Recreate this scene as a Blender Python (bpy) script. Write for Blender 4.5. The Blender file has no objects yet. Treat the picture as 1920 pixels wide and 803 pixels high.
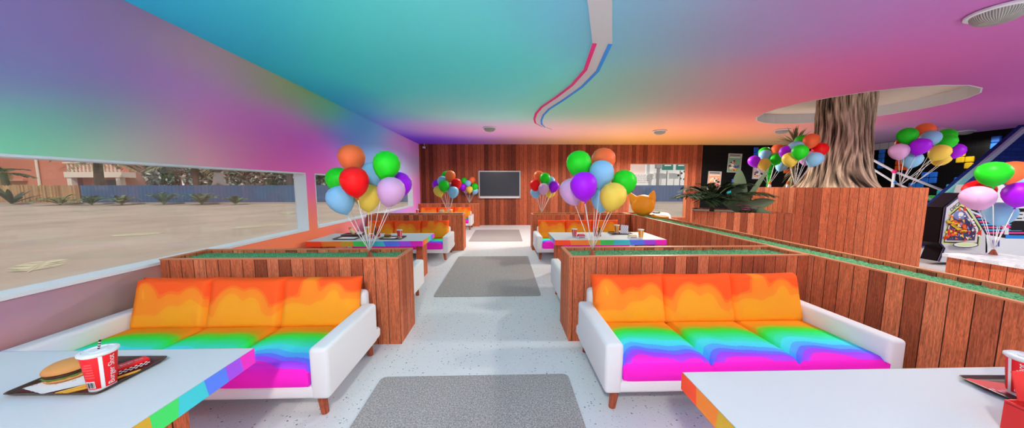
import bpy, bmesh, math, random
import numpy as np
from mathutils import Vector, Matrix
from mathutils.geometry import delaunay_2d_cdt
PI = math.pi
C = bpy.context.scene.collection
rnd = random.Random(7)

# ------------------------------------------------------------------ camera model (1920 x 803)
FPX = 562.0
TH, PS, EYE = math.atan(53.5 / FPX), math.atan(15 / FPX), 1.7
FW = Vector((math.sin(PS) * math.cos(TH), math.cos(PS) * math.cos(TH), -math.sin(TH)))
RT = Vector((math.cos(PS), -math.sin(PS), 0))
UP = RT.cross(FW)
def at(u, v, y=None, z=None, x=None):
    """world point seen at pixel (u, v) on the plane y=, z= or x="""
    d = FW + RT * ((u - 960) / FPX) + UP * ((401.5 - v) / FPX)
    t = y / d.y if y is not None else ((z - EYE) / d.z if z is not None else x / d.x)
    return Vector((0, 0, EYE)) + d * t
cam = bpy.data.objects.new('camera', bpy.data.cameras.new('camera'))
C.objects.link(cam)
cam.location = (0, 0, EYE)
cam.rotation_euler = (PI / 2 - TH, 0, -PS)
cam.data.sensor_width = 36
cam.data.lens = 36 * FPX / 1920
cam.data.clip_start = 0.02
cam.data.clip_end = 300
sc = bpy.context.scene
sc.camera = cam
sc.view_settings.view_transform = 'Standard'
sc.view_settings.look = 'None'
sc.view_settings.gamma = 1
sc.view_settings.use_curve_mapping = False
sc.view_settings.exposure = 0.62
sc.cycles.use_denoising = True
sc.cycles.max_bounces = 10
sc.cycles.diffuse_bounces = 6
sc.cycles.transparent_max_bounces = 16
sc.cycles.sample_clamp_indirect = 4

# ------------------------------------------------------------------ materials
def lin(c):
    return tuple((x / 255 / 12.92 if x / 255 <= .04045 else ((x / 255 + .055) / 1.055) ** 2.4) for x in c)
def mat(name, c, rough=.6, metal=0, emit=0, spec=.3):
    m = bpy.data.materials.new(name); m.use_nodes = True
    b = m.node_tree.nodes['Principled BSDF']
    b.inputs['Base Color'].default_value = (*lin(c), 1)
    b.inputs['Roughness'].default_value = rough
    b.inputs['Metallic'].default_value = metal
    b.inputs['Specular IOR Level'].default_value = spec
    if emit:
        b.inputs['Emission Color'].default_value = (*lin(c), 1)
        b.inputs['Emission Strength'].default_value = emit
    return m
class NT:
    """small helper to wire shader nodes"""
    def __init__(s, m): s.m = m; s.t = m.node_tree; s.n = s.t.nodes; s.l = s.t.links; s.b = s.n['Principled BSDF']
    def add(s, typ, **kw):
        nd = s.n.new(typ)
        for k, v in kw.items(): setattr(nd, k, v)
        return nd
    def put(s, sock, v):
        if isinstance(v, bpy.types.NodeSocket): s.l.new(v, sock)
        else: sock.default_value = v
    def math(s, op, a, b=None, c=None):
        nd = s.add('ShaderNodeMath', operation=op)
        for i, v in enumerate((a, b, c)):
            if v is not None: s.put(nd.inputs[i], v)
        return nd.outputs[0]
    def vmath(s, op, a, b=None):
        nd = s.add('ShaderNodeVectorMath', operation=op)
        s.put(nd.inputs[0], a)
        if b is not None: s.put(nd.inputs[1], b)
        return nd.outputs['Value'] if op == 'DOT_PRODUCT' else nd.outputs[0]
    def xyz(s, a, b, c):
        nd = s.add('ShaderNodeCombineXYZ')
        for i, v in enumerate((a, b, c)): s.put(nd.inputs[i], v)
        return nd.outputs[0]
    def sep(s, v):
        nd = s.add('ShaderNodeSeparateXYZ'); s.put(nd.inputs[0], v); return nd.outputs
    def noise(s, vec, scale, detail=2, rough=.5):
        nd = s.add('ShaderNodeTexNoise'); s.put(nd.inputs['Vector'], vec)
        nd.inputs['Scale'].default_value = scale; nd.inputs['Detail'].default_value = detail; nd.inputs['Roughness'].default_value = rough
        return nd.outputs[0]
    def ramp(s, fac, stops, mode='LINEAR'):
        nd = s.add('ShaderNodeValToRGB'); cr = nd.color_ramp; cr.interpolation = mode
        while len(cr.elements) < len(stops): cr.elements.new(0.5)
        for e, (p, c) in zip(cr.elements, stops):
            e.position = p; e.color = (*lin(c), 1)
        s.put(nd.inputs[0], fac); return nd.outputs[0]
    def mix(s, f, a, b, mode='MIX'):
        nd = s.add('ShaderNodeMix', data_type='RGBA', blend_type=mode)
        s.put(nd.inputs[0], f)
        for i, v in ((6, a), (7, b)):
            s.put(nd.inputs[i], v if isinstance(v, bpy.types.NodeSocket) else (*lin(v), 1))
        return nd.outputs[2]
    def bump(s, h, strength=.3, dist=.01):
        nd = s.add('ShaderNodeBump'); nd.inputs['Strength'].default_value = strength; nd.inputs['Distance'].default_value = dist
        s.l.new(h, nd.inputs['Height']); s.l.new(nd.outputs[0], s.b.inputs['Normal'])
    def color(s, c): s.l.new(c, s.b.inputs['Base Color'])
    def obj(s): return s.add('ShaderNodeTexCoord').outputs['Object']
    def pos(s): return s.add('ShaderNodeNewGeometry').outputs['Position']

def planks(name, width, pal, grain=1.0, rough=.45):
    m = mat(name, pal[1], .6, spec=.12); t = NT(m)
    g = t.add('ShaderNodeNewGeometry')
    tang = t.vmath('CROSS_PRODUCT', g.outputs['True Normal'], (0, 0, 1))
    s = t.math('DIVIDE', t.vmath('DOT_PRODUCT', g.outputs['Position'], tang), width)
    idx = t.math('FLOOR', s)
    wn = t.add('ShaderNodeTexWhiteNoise', noise_dimensions='1D'); t.put(wn.inputs['W'], idx)
    r = wn.outputs['Value']
    n = len(pal)
    base = t.ramp(r, [(i / (n - 1), c) for i, c in enumerate(pal)])
    z = t.sep(g.outputs['Position'])[2]
    fine = t.noise(t.xyz(t.math('MULTIPLY', s, 9.0), t.math('MULTIPLY', z, 3.0), t.math('MULTIPLY', r, 50)), 1.6, 5, .65)
    wob = t.noise(t.xyz(t.math('MULTIPLY', s, .9), t.math('MULTIPLY', z, 1.1), t.math('MULTIPLY', r, 80)), 2.2, 3, .6)
    rings = t.math('SINE', t.math('MULTIPLY', wob, 75))
    k = t.math('ADD', t.math('MULTIPLY', t.math('SUBTRACT', fine, .5), 1.9 * grain), t.math('MULTIPLY', rings, .15 * grain))
    val = t.math('ADD', 1.0, k)
    col = t.mix(1.0, base, t.xyz(val, val, val), 'MULTIPLY')
    fr = t.math('FRACT', s)
    edge = t.math('MINIMUM', fr, t.math('SUBTRACT', 1.0, fr))
    seam = t.math('LESS_THAN', edge, .026)
    col = t.mix(seam, col, tuple(int(x * .38) for x in pal[0]))
    t.color(col)
    t.bump(t.math('SUBTRACT', fine, t.math('MULTIPLY', seam, 1.5)), .15, .004)
    return m
PAL_BOOTH = [(150, 78, 53), (190, 100, 66), (210, 116, 78), (176, 90, 58), (216, 126, 88), (164, 84, 56)]
PAL_WALL = [(106, 54, 38), (146, 75, 52), (172, 91, 64), (128, 63, 44), (178, 98, 70)]
M_PLANK = planks('booth planks', .123, PAL_BOOTH)
M_WALLPLANK = planks('wall planks', .165, PAL_WALL)
M_RIM = mat('rim wood', (206, 130, 92), .5)
M_LEGWOOD = planks('leg wood', .3, [(150, 78, 56), (170, 88, 62)])
M_WHITE = mat('white fabric', (228, 230, 234), .9, spec=.1)
M_TABLE = mat('white laminate', (202, 207, 213), .6, spec=.15)
M_TRIM = mat('white trim', (222, 228, 236), .5)
M_CREAM = mat('cream plaster', (222, 208, 194), .9)
M_GREYM = mat('grey metal', (150, 150, 152), .35, .6)
M_SILVER = mat('silver', (176, 178, 182), .35, .3)
M_BLACK = mat('black', (16, 16, 20), .4)
M_SCREEN = mat('dark screen', (52, 56, 66), .3)
M_STRING = mat('white string', (238, 236, 238), .8)
M_RED = mat('red card', (226, 24, 32), .45)
M_PAPER = mat('white paper', (232, 232, 234), .8)
M_TRAY = mat('tray brown', (74, 56, 50), .35)
M_TRAYMAT = mat('tray mat', (92, 18, 26), .6)
M_AMBER = mat('amber card', (232, 156, 34), .45)
M_BUN = mat('bun', (206, 140, 78), .6)
M_PATTY = mat('patty', (64, 38, 26), .8)
M_LETT = mat('lettuce', (96, 124, 52), .7)
M_FRY = mat('fry', (232, 176, 70), .6)
M_LID = mat('cup lid', (220, 226, 232), .3)
M_PINK = mat('pink paint', (250, 40, 140), .5)
M_BLUE = mat('blue paint', (24, 156, 255), .5)
# turf
M_TURF = mat('artificial turf', (44, 110, 70), .9); t = NT(M_TURF)
t.color(t.ramp(t.noise(t.pos(), 110, 3, .7), [(.25, (34, 84, 56)), (.5, (74, 146, 98)), (.75, (148, 200, 150))]))
# floor terrazzo
M_FLOOR = mat('terrazzo', (216, 219, 224), .7, spec=.12); t = NT(M_FLOOR)
def specks(t, scale, thr, keep):
    v = t.add('ShaderNodeTexVoronoi'); v.inputs['Scale'].default_value = scale
    ns = t.add('ShaderNodeTexNoise'); ns.inputs['Scale'].default_value = scale * 2; t.put(ns.inputs['Vector'], t.pos())
    p = t.vmath('ADD', t.pos(), t.vmath('MULTIPLY', ns.outputs['Color'], (.012, .012, 0)))
    t.put(v.inputs['Vector'], p)
    small = t.math('LESS_THAN', v.outputs['Distance'], thr)
    pick = t.math('GREATER_THAN', t.sep(v.outputs['Color'])[0], keep)
    return t.math('MULTIPLY', small, pick), t.sep(v.outputs['Color'])[1]
sm, tint = specks(t, 30, .2, .62)
sm2, tint2 = specks(t, 62, .2, .55)
col = t.mix(sm, (216, 219, 224), t.ramp(tint, [(0, (92, 98, 110)), (1, (176, 180, 190))]))
t.color(t.mix(sm2, col, t.ramp(tint2, [(0, (130, 136, 146)), (1, (200, 204, 212))])))
# rug
M_RUG = mat('grey rug', (160, 156, 158), .95, spec=.05); t = NT(M_RUG)
nz = t.noise(t.pos(), 95, 3, .7)
t.color(t.ramp(nz, [(.3, (116, 109, 109)), (.5, (164, 158, 158)), (.7, (210, 204, 203))])); t.bump(nz, .6, .01)
# dark tiles
M_TILE = mat('black tile', (14, 14, 18), .5, spec=.15); t = NT(M_TILE)
g = t.add('ShaderNodeNewGeometry')
s_ = t.math('DIVIDE', t.vmath('DOT_PRODUCT', g.outputs['Position'], t.vmath('CROSS_PRODUCT', g.outputs['True Normal'], (0, 0, 1))), .21)
z_ = t.math('DIVIDE', t.sep(g.outputs['Position'])[2], .21)
def edge(t, a):
    f = t.math('FRACT', a); return t.math('MINIMUM', f, t.math('SUBTRACT', 1.0, f))
gr = t.math('LESS_THAN', t.math('MINIMUM', edge(t, s_), edge(t, z_)), .035)
t.color(t.mix(gr, (9, 9, 11), (19, 19, 23)))
M_BRICK = mat('blue brick', (30, 58, 150), .6); t = NT(M_BRICK)
br = t.add('ShaderNodeTexBrick'); br.inputs['Scale'].default_value = 1
for k, v in (('Color1', (28, 58, 148)), ('Color2', (22, 48, 128)), ('Mortar', (14, 28, 84))): br.inputs[k].default_value = (*lin(v), 1)
br.inputs['Brick Width'].default_value = .3; br.inputs['Row Height'].default_value = .11; br.inputs['Mortar Size'].default_value = .008
q = t.sep(t.pos()); t.put(br.inputs['Vector'], t.xyz(q[0], q[2], 0)); t.color(br.outputs['Color'])
# bark
M_BARK = mat('bark', (110, 84, 70), .95, spec=.05); t = NT(M_BARK)
q = t.sep(t.obj())
ang = t.math('ARCTAN2', q[1], q[0])
fi = t.noise(t.xyz(t.math('MULTIPLY', t.math('COSINE', ang), 7.0), t.math('MULTIPLY', t.math('SINE', ang), 7.0), t.math('MULTIPLY', q[2], 1.1)), 1.6, 5, .62)
at_ = t.add('ShaderNodeAttribute', attribute_name='ridge').outputs['Fac']
mixv = t.math('ADD', t.math('MULTIPLY', at_, .7), t.math('MULTIPLY', fi, .45))
t.color(t.ramp(mixv, [(.34, (44, 37, 34)), (.48, (108, 92, 80)), (.62, (160, 138, 120)), (.86, (232, 208, 184))])); t.bump(fi, .9, .04)
# sofa cushions
M_SEAT = mat('rainbow seat fabric', (255, 60, 215), .85, spec=.08); t = NT(M_SEAT)
q = t.sep(t.obj())
fx = t.math('SUBTRACT', t.math('FRACT', t.math('ADD', t.math('DIVIDE', q[0], .667), .5)), .5)
val_ = t.math('MULTIPLY', t.math('POWER', t.math('ABSOLUTE', fx), 4.0), 2.6)
w = t.noise(t.xyz(t.math('MULTIPLY', q[0], 1.5), t.math('MULTIPLY', q[1], .5), 0), 1.9, 1, .4)
stepw = t.math('DIVIDE', t.math('FLOOR', t.math('MULTIPLY', w, 40)), 40)
tt = t.math('ADD', t.math('DIVIDE', t.math('SUBTRACT', .63, q[1]), .68), t.math('SUBTRACT', t.math('MULTIPLY', t.math('SUBTRACT', stepw, .5), .40), val_))
soft = t.math('ADD', t.math('DIVIDE', t.math('SUBTRACT', .63, q[1]), .68), t.math('SUBTRACT', t.math('MULTIPLY', t.math('SUBTRACT', w, .5), .16), val_))
RB = [(0, (240, 140, 26)), (.13, (214, 150, 30)), (.2, (110, 200, 44)), (.28, (48, 226, 70)), (.4, (54, 234, 160)), (.5, (72, 236, 238)), (.6, (84, 190, 252)), (.70, (104, 124, 252)), (.78, (164, 76, 246)), (.88, (250, 50, 214)), (1, (250, 40, 206))]
CR = [(0, (240, 140, 26)), (.15, (150, 190, 36)), (.21, (48, 224, 60)), (.38, (56, 236, 170)), (.48, (76, 236, 244)), (.6, (84, 180, 252)), (.69, (100, 118, 252)), (.76, (160, 76, 246)), (.85, (250, 50, 214))]
a_ = t.ramp(soft, RB); b_ = t.ramp(tt, CR, 'CONSTANT')
front = t.math('LESS_THAN', q[1], .012)
blend = t.ramp(soft, [(.35, (0, 0, 0)), (.5, (210, 210, 210)), (.8, (225, 225, 225))])
t.color(t.mix(front, t.mix(blend, a_, b_), (250, 40, 206)))
M_BACK = mat('orange back fabric', (255, 150, 50), .85, spec=.08); t = NT(M_BACK)
q = t.sep(t.obj())
fx = t.math('SUBTRACT', t.math('FRACT', t.math('ADD', t.math('DIVIDE', q[0], .667), .5)), .5)
fx2 = t.math('MULTIPLY', t.math('MULTIPLY', fx, fx), .9)
vo = t.add('ShaderNodeTexVoronoi', feature='SMOOTH_F1'); vo.inputs['Scale'].default_value = 4.2; vo.inputs['Smoothness'].default_value = .35
t.put(vo.inputs['Vector'], t.xyz(q[0], 0, t.math('MULTIPLY', q[2], .8)))
hh = t.math('ADD', t.math('ADD', t.math('DIVIDE', t.math('SUBTRACT', q[2], .38), .44), fx2), t.math('MULTIPLY', t.math('SUBTRACT', vo.outputs['Distance'], .36), .75))
c1 = t.ramp(hh, [(0, (255, 168, 36)), (.40, (255, 164, 44)), (.72, (255, 142, 44)), (.92, (255, 116, 40)), (.99, (255, 88, 36))], 'CONSTANT')
c2 = t.ramp(hh, [(0, (250, 150, 30)), (.6, (255, 156, 40)), (1, (255, 96, 38))])
t.color(t.mix(.35, c1, c2))
# balloons
BCOL = {'orange': (246, 112, 62), 'green': (34, 206, 34), 'light blue': (136, 192, 232), 'red': (238, 14, 20), 'purple': (160, 18, 226), 'yellow': (234, 202, 84), 'pale pink': (212, 164, 212)}
M_BAL = {k: mat(k + ' balloon rubber', v, .45, spec=.2) for k, v in BCOL.items()}
RAIN = [mat('edge band %d' % i, c, .45) for i, c in enumerate([(252, 78, 40), (240, 132, 48), (206, 164, 48), (66, 216, 104), (66, 206, 218), (88, 130, 244), (166, 80, 236), (246, 44, 204)])]
M_LEAFD = mat('dark frond', (58, 80, 54), .75, spec=.1)
M_LEAFP = mat('pale leaf', (124, 146, 112), .5)
M_LEAFG = mat('green leaf', (60, 84, 52), .6)
M_LEAFY = mat('straw leaf', (128, 124, 92), .7)
M_HEDGE = mat('hedge leaf', (52, 68, 58), .8); M_HEDGE3 = mat('grey green leaf', (104, 118, 104), .8); M_HEDGE4 = mat('pale leaf back', (190, 192, 182), .8)
M_HEDGE2 = mat('mottled leaf', (112, 84, 74), .8)
M_TRUNK = mat('palm trunk', (84, 72, 64), .9)
M_SOIL = mat('soil', (56, 42, 34), .95)
M_FLOWER = mat('pink petal', (222, 84, 168), .6)

# ------------------------------------------------------------------ object helpers
def finish(bm, name, mats, parent=None, smooth=None, recalc=True):
    if recalc: bmesh.ops.recalc_face_normals(bm, faces=bm.faces)
    me = bpy.data.meshes.new(name)
    bm.to_mesh(me); bm.free()
    for m in (mats if isinstance(mats, (list, tuple)) else [mats]): me.materials.append(m)
    if smooth is not None:
        me.polygons.foreach_set('use_smooth', [True] * len(me.polygons))
        if smooth < 179: me.set_sharp_from_angle(angle=math.radians(smooth))
    o = bpy.data.objects.new(name, me); C.objects.link(o)
    if parent: o.parent = parent
    return o
def raw(name, verts, faces, mats, parent=None, smooth=None, midx=None):
    me = bpy.data.meshes.new(name); me.from_pydata(verts, [], faces)
    for m in (mats if isinstance(mats, (list, tuple)) else [mats]): me.materials.append(m)
    if midx: me.polygons.foreach_set('material_index', midx)
    if smooth is not None: me.polygons.foreach_set('use_smooth', [True] * len(me.polygons))
    o = bpy.data.objects.new(name, me); C.objects.link(o)
    if parent: o.parent = parent
    return o
def tag(o, label, cat, group=None, kind=None):
    o['label'] = label; o['category'] = cat
    if group: o['group'] = group
    if kind: o['kind'] = kind
    return o
def struct(o, label=None):
    o['kind'] = 'structure'
    if label: o['label'] = label
    return o
def thing(name, label, cat, loc=(0, 0, 0), rz=0, group=None):
    o = bpy.data.objects.new(name, None); C.objects.link(o); o.empty_display_size = .1
    o.location = loc; o.rotation_euler = (0, 0, rz)
    return tag(o, label, cat, group)
def copy_tree(src, loc, rz=0, label=None, group=None, parent=None):
    r = src.copy(); C.objects.link(r)
    if parent is None:
        r.location = loc; r.rotation_euler = (0, 0, rz)
        if label: r['label'] = label
        if group: r['group'] = group
    else: r.parent = parent
    for ch in list(src.children): copy_tree(ch, None, parent=r)
    return r
def box(bm, lo, hi, bev=0, seg=2, mi=0, M=None):
    r = bmesh.ops.create_cube(bm, size=1)
    vs = r['verts']
    for v in vs: v.co = Vector((lo[i] + (v.co[i] + .5) * (hi[i] - lo[i]) for i in range(3)))
    fs = list({f for v in vs for f in v.link_faces})
    for f in fs: f.material_index = mi
    if M is not None: bmesh.ops.transform(bm, matrix=M, verts=vs)
    if bev:
        es = list({e for v in vs for e in v.link_edges})
        r2 = bmesh.ops.bevel(bm, geom=es, offset=bev, segments=seg, profile=.5, affect='EDGES')
        for f in r2['faces']: f.material_index = mi
def boxo(name, lo, hi, m, parent=None, bev=0, seg=2, smooth=None):
    bm = bmesh.new(); box(bm, lo, hi, bev, seg)
    return finish(bm, name, m, parent, smooth if smooth is not None else (40 if bev else None))
def lathe(bm, prof, seg=24, M=None, mi=0, cap=True, mis=None):
    rings = []
    for r, z in prof:
        rings.append([bm.verts.new((r * math.cos(2 * PI * k / seg), r * math.sin(2 * PI * k / seg), z)) for k in range(seg)])
    for i in range(len(rings) - 1):
        for k in range(seg):
            f = bm.faces.new((rings[i][k], rings[i][(k + 1) % seg], rings[i + 1][(k + 1) % seg], rings[i + 1][k]))
            f.material_index = mis[i] if mis else mi
    if cap:
        for rg, fl in ((rings[0], True), (rings[-1], False)):
            f = bm.faces.new(rg[::-1] if fl else rg); f.material_index = (mis[0] if fl else mis[-1]) if mis else mi
    if M is not None: bmesh.ops.transform(bm, matrix=M, verts=[v for rg in rings for v in rg])
def tube(bm, pts, r, seg=6, mi=0, r1=None):
    pts = [Vector(p) for p in pts]; rings = []
    for i, p in enumerate(pts):
        d = (pts[min(i + 1, len(pts) - 1)] - pts[max(i - 1, 0)]).normalized()
        a = d.orthogonal().normalized() if i == 0 else (rings_a - d * rings_a.dot(d)).normalized()
        rings_a = a; b = d.cross(a)
        rr = r if r1 is None else r + (r1 - r) * i / (len(pts) - 1)
        rings.append([bm.verts.new(p + (a * math.cos(2 * PI * k / seg) + b * math.sin(2 * PI * k / seg)) * rr) for k in range(seg)])
    for i in range(len(rings) - 1):
        for k in range(seg):
            f = bm.faces.new((rings[i][k], rings[i][(k + 1) % seg], rings[i + 1][(k + 1) % seg], rings[i + 1][k])); f.material_index = mi
    for rg in (rings[0][::-1], rings[-1]):
        f = bm.faces.new(rg); f.material_index = mi
def prism(bm, poly, thick, M=None, mi=0):
    """poly in local xy, extruded along +z by thick"""
    a = [bm.verts.new((x, y, 0)) for x, y in poly]; b = [bm.verts.new((x, y, thick)) for x, y in poly]
    n = len(poly); fs = [bm.faces.new(a[::-1]), bm.faces.new(b)]
    for i in range(n): fs.append(bm.faces.new((a[i], a[(i + 1) % n], b[(i + 1) % n], b[i])))
    for f in fs: f.material_index = mi
    if M is not None: bmesh.ops.transform(bm, matrix=M, verts=a + b)
def text_geo(s, size, cuts=0):
    cu = bpy.data.curves.new('lettering', 'FONT'); cu.body = s; cu.size = size; cu.align_x = 'CENTER'; cu.align_y = 'CENTER'
    o = bpy.data.objects.new('lettering', cu); C.objects.link(o)
    dg = bpy.context.evaluated_depsgraph_get(); dg.update()
    me = bpy.data.meshes.new_from_object(o.evaluated_get(dg))
    bpy.data.objects.remove(o); bpy.data.curves.remove(cu)
    bm = bmesh.new(); bm.from_mesh(me); bpy.data.meshes.remove(me)
    bmesh.ops.triangulate(bm, faces=bm.faces)
    if cuts: bmesh.ops.subdivide_edges(bm, edges=bm.edges, cuts=cuts)
    return bm
def text_obj(name, s, size, M, m, parent, squeeze=1, thick=0):
    bm = text_geo(s, size)
    for v in bm.verts: v.co = M @ Vector((v.co.x * squeeze, v.co.y, 0))
    return finish(bm, name, m, parent, recalc=False)
def facing(origin, right, up):
    r = Vector(right).normalized(); u = Vector(up).normalized(); n = r.cross(u)
    M = Matrix((r, u, n)).transposed().to_4x4(); M.translation = Vector(origin); return M

# ------------------------------------------------------------------ painted surfaces
def paint(me, samples, warp, scale, name='paint', p=3.2):
    pts = np.array([warp(Vector(s[0])) for s in samples]); cols = np.array([lin(s[1]) for s in samples])
    vs = np.array([warp(v.co) for v in me.vertices])
    d2 = ((vs[:, None, :] - pts[None]) ** 2).sum(-1) + 1e-4
    dd = ((pts[:, None, :] - pts[None]) ** 2).sum(-1) + np.eye(len(pts)) * 9
    sg = np.clip(np.sqrt(np.partition(dd, 1, axis=1)[:, 1]), .05, .5)
    w = np.exp(-d2 / (2 * (sg[None] * .66) ** 2)) + 2e-3 * d2 ** -1.2 * .02; w /= w.sum(1, keepdims=True)
    c = np.clip((w @ cols) * scale, 0, 1)
    at2 = me.color_attributes.new(name, 'FLOAT_COLOR', 'POINT')
    at2.data.foreach_set('color', np.concatenate([c, np.ones((len(c), 1))], 1).astype(np.float32).ravel())
def painted(name, rough=.85):
    m = mat(name, (200, 200, 200), rough, spec=.1); t = NT(m)
    t.color(t.add('ShaderNodeVertexColor', layer_name='paint').outputs[0]); return m
M_CEILP = painted('rainbow ceiling with edge shade'); M_WALLP = painted('rainbow wall paint')
HC = 3.42
XL, XR, YB, YF = -3.54, 15.3, 12.79, -4.5
hole_c, hole_r = Vector((7.78, 6.75)), 1.62
# ceiling
pts, edges_ = [], []
NH = 22
for k in range(NH): pts.append(hole_c + hole_r * Vector((math.cos(2 * PI * k / NH), math.sin(2 * PI * k / NH))))
edges_ = [(k, (k + 1) % NH) for k in range(NH)]
xs = [XL - .2] + [XL + .25 * (1.22 ** i - 1) / .22 * .35 for i in range(0, 12)]
xs = sorted(set([round(x, 3) for x in xs if x < -1] + [round(-1 + .3 * i, 3) for i in range(55)] + [XR + .2]))
xs = [x for x in xs if x <= XR + .2]
ys = sorted(set([YB + .2, YB, YB - .12, YB - .28, YB - .5] + [round(YF + .3 * i, 3) for i in range(57)]))
ys = [y for y in ys if y <= YB + .2]
for x in xs:
    for y in ys:
        if (Vector((x, y)) - hole_c).length > hole_r + .06: pts.append(Vector((x, y)))
r = delaunay_2d_cdt(pts, edges_, [], 0, 1e-5)
fs = [f for f in r[2] if (sum((r[0][i] for i in f), Vector((0, 0))) / len(f) - hole_c).length > hole_r * math.cos(PI / NH) * .985]
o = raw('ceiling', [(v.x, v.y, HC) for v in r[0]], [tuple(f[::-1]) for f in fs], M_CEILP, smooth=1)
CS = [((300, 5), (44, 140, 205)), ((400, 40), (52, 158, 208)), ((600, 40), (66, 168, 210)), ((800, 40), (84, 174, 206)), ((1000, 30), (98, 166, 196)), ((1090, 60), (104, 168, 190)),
      ((420, 95), (30, 128, 190)), ((600, 130), (56, 184, 208)), ((560, 175), (34, 122, 168)), ((800, 110), (66, 192, 206)), ((940, 110), (84, 192, 196)), ((820, 160), (76, 200, 196)), ((960, 170), (92, 200, 184)), ((640, 190), (48, 150, 180)), ((660, 212), (40, 110, 150)), ((740, 205), (96, 176, 186)), ((860, 195), (104, 198, 186)),  # dark samples along the left wall put the edge shade into the colour
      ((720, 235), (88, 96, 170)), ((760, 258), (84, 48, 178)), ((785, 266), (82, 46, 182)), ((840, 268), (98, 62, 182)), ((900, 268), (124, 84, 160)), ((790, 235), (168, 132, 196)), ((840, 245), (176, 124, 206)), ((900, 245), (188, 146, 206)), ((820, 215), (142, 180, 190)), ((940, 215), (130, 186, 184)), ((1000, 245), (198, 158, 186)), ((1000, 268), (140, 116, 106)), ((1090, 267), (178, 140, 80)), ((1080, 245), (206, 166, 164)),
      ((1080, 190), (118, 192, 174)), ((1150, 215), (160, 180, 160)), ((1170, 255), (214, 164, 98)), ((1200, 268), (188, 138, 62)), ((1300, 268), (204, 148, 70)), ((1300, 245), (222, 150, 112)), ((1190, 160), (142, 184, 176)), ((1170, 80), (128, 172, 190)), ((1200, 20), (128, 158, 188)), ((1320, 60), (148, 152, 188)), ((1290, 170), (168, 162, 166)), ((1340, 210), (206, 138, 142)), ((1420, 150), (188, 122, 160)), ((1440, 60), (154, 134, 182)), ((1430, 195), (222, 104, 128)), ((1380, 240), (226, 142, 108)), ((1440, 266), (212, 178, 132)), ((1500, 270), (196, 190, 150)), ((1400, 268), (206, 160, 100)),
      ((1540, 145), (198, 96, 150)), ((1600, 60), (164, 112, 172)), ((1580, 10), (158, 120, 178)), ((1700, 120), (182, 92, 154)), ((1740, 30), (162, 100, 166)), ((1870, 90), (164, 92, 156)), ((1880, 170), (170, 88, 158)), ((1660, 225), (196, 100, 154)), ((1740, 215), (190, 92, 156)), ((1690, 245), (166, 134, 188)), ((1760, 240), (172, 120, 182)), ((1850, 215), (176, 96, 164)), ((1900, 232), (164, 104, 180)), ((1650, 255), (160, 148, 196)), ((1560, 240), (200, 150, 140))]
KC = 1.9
CS = [((u, v), tuple(x * min(1.12, max(.84, 1.12 - .28 * (u - 800) / 500)) for x in c)) for (u, v), c in CS]  # samples brightened left and dimmed right to offset uneven lamplight
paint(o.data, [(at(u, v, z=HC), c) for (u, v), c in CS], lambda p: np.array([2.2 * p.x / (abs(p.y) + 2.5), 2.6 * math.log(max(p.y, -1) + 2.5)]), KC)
struct(o, 'rainbow painted ceiling')
# roof over it, with the white ring of the tree opening
struct(boxo('roof', (XL - .5, YF, 3.665), (XR + .5, YB + .5, 3.8), M_CREAM))
bm = bmesh.new()
for z0 in (0,):
    ring = [[bm.verts.new((hole_c.x + hole_r * math.cos(2 * PI * k / NH), hole_c.y + hole_r * math.sin(2 * PI * k / NH), z)) for k in range(NH)] for z in (HC - .004, 3.665)]
    ring2 = [[bm.verts.new((hole_c.x + (hole_r + .02) * math.cos(2 * PI * k / NH), hole_c.y + (hole_r + .02) * math.sin(2 * PI * k / NH), z)) for k in range(NH)] for z in (HC - .004, 3.665)]
    for k in range(NH):
        j = (k + 1) % NH
        bm.faces.new((ring[0][k], ring[0][j], ring[1][j], ring[1][k])); bm.faces.new((ring2[0][k], ring2[1][k], ring2[1][j], ring2[0][j])); bm.faces.new((ring[0][k], ring2[0][k], ring2[0][j], ring[0][j]))
struct(finish(bm, 'ceiling_trim', M_TRIM))
# left wall with two windows
ZW0, ZW1 = .92, 1.905
W1, W2 = (-3.6, 5.47), (5.764, 11.76)
yb = sorted(set([YF, *W1, *W2, YB] + [round(YF + .22 * i, 3) for i in range(79)] + [YB - .1, YB - .25]))
yb = [y for y in yb if YF <= y <= YB]
zb = sorted(set([0, ZW0, ZW1, HC] + [.15 * i for i in range(1, 6)] + [ZW0 + .12 * i for i in range(1, 8)] + [ZW1 + .12 * i for i in range(1, 13)]))
vid, verts, faces = {}, [], []
def V(y, z):
    if (y, z) not in vid: vid[(y, z)] = len(verts); verts.append((XL, y, z))
    return vid[(y, z)]
for a, b in zip(yb, yb[1:]):
    for c, d in zip(zb, zb[1:]):
        my, mz = (a + b) / 2, (c + d) / 2
        if ZW0 < mz < ZW1 and (W1[0] < my < W1[1] or W2[0] < my < W2[1]): continue
        faces.append((V(a, c), V(b, c), V(b, d), V(a, d)))
o = raw('wall_left', verts, faces, M_WALLP, smooth=1)
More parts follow.
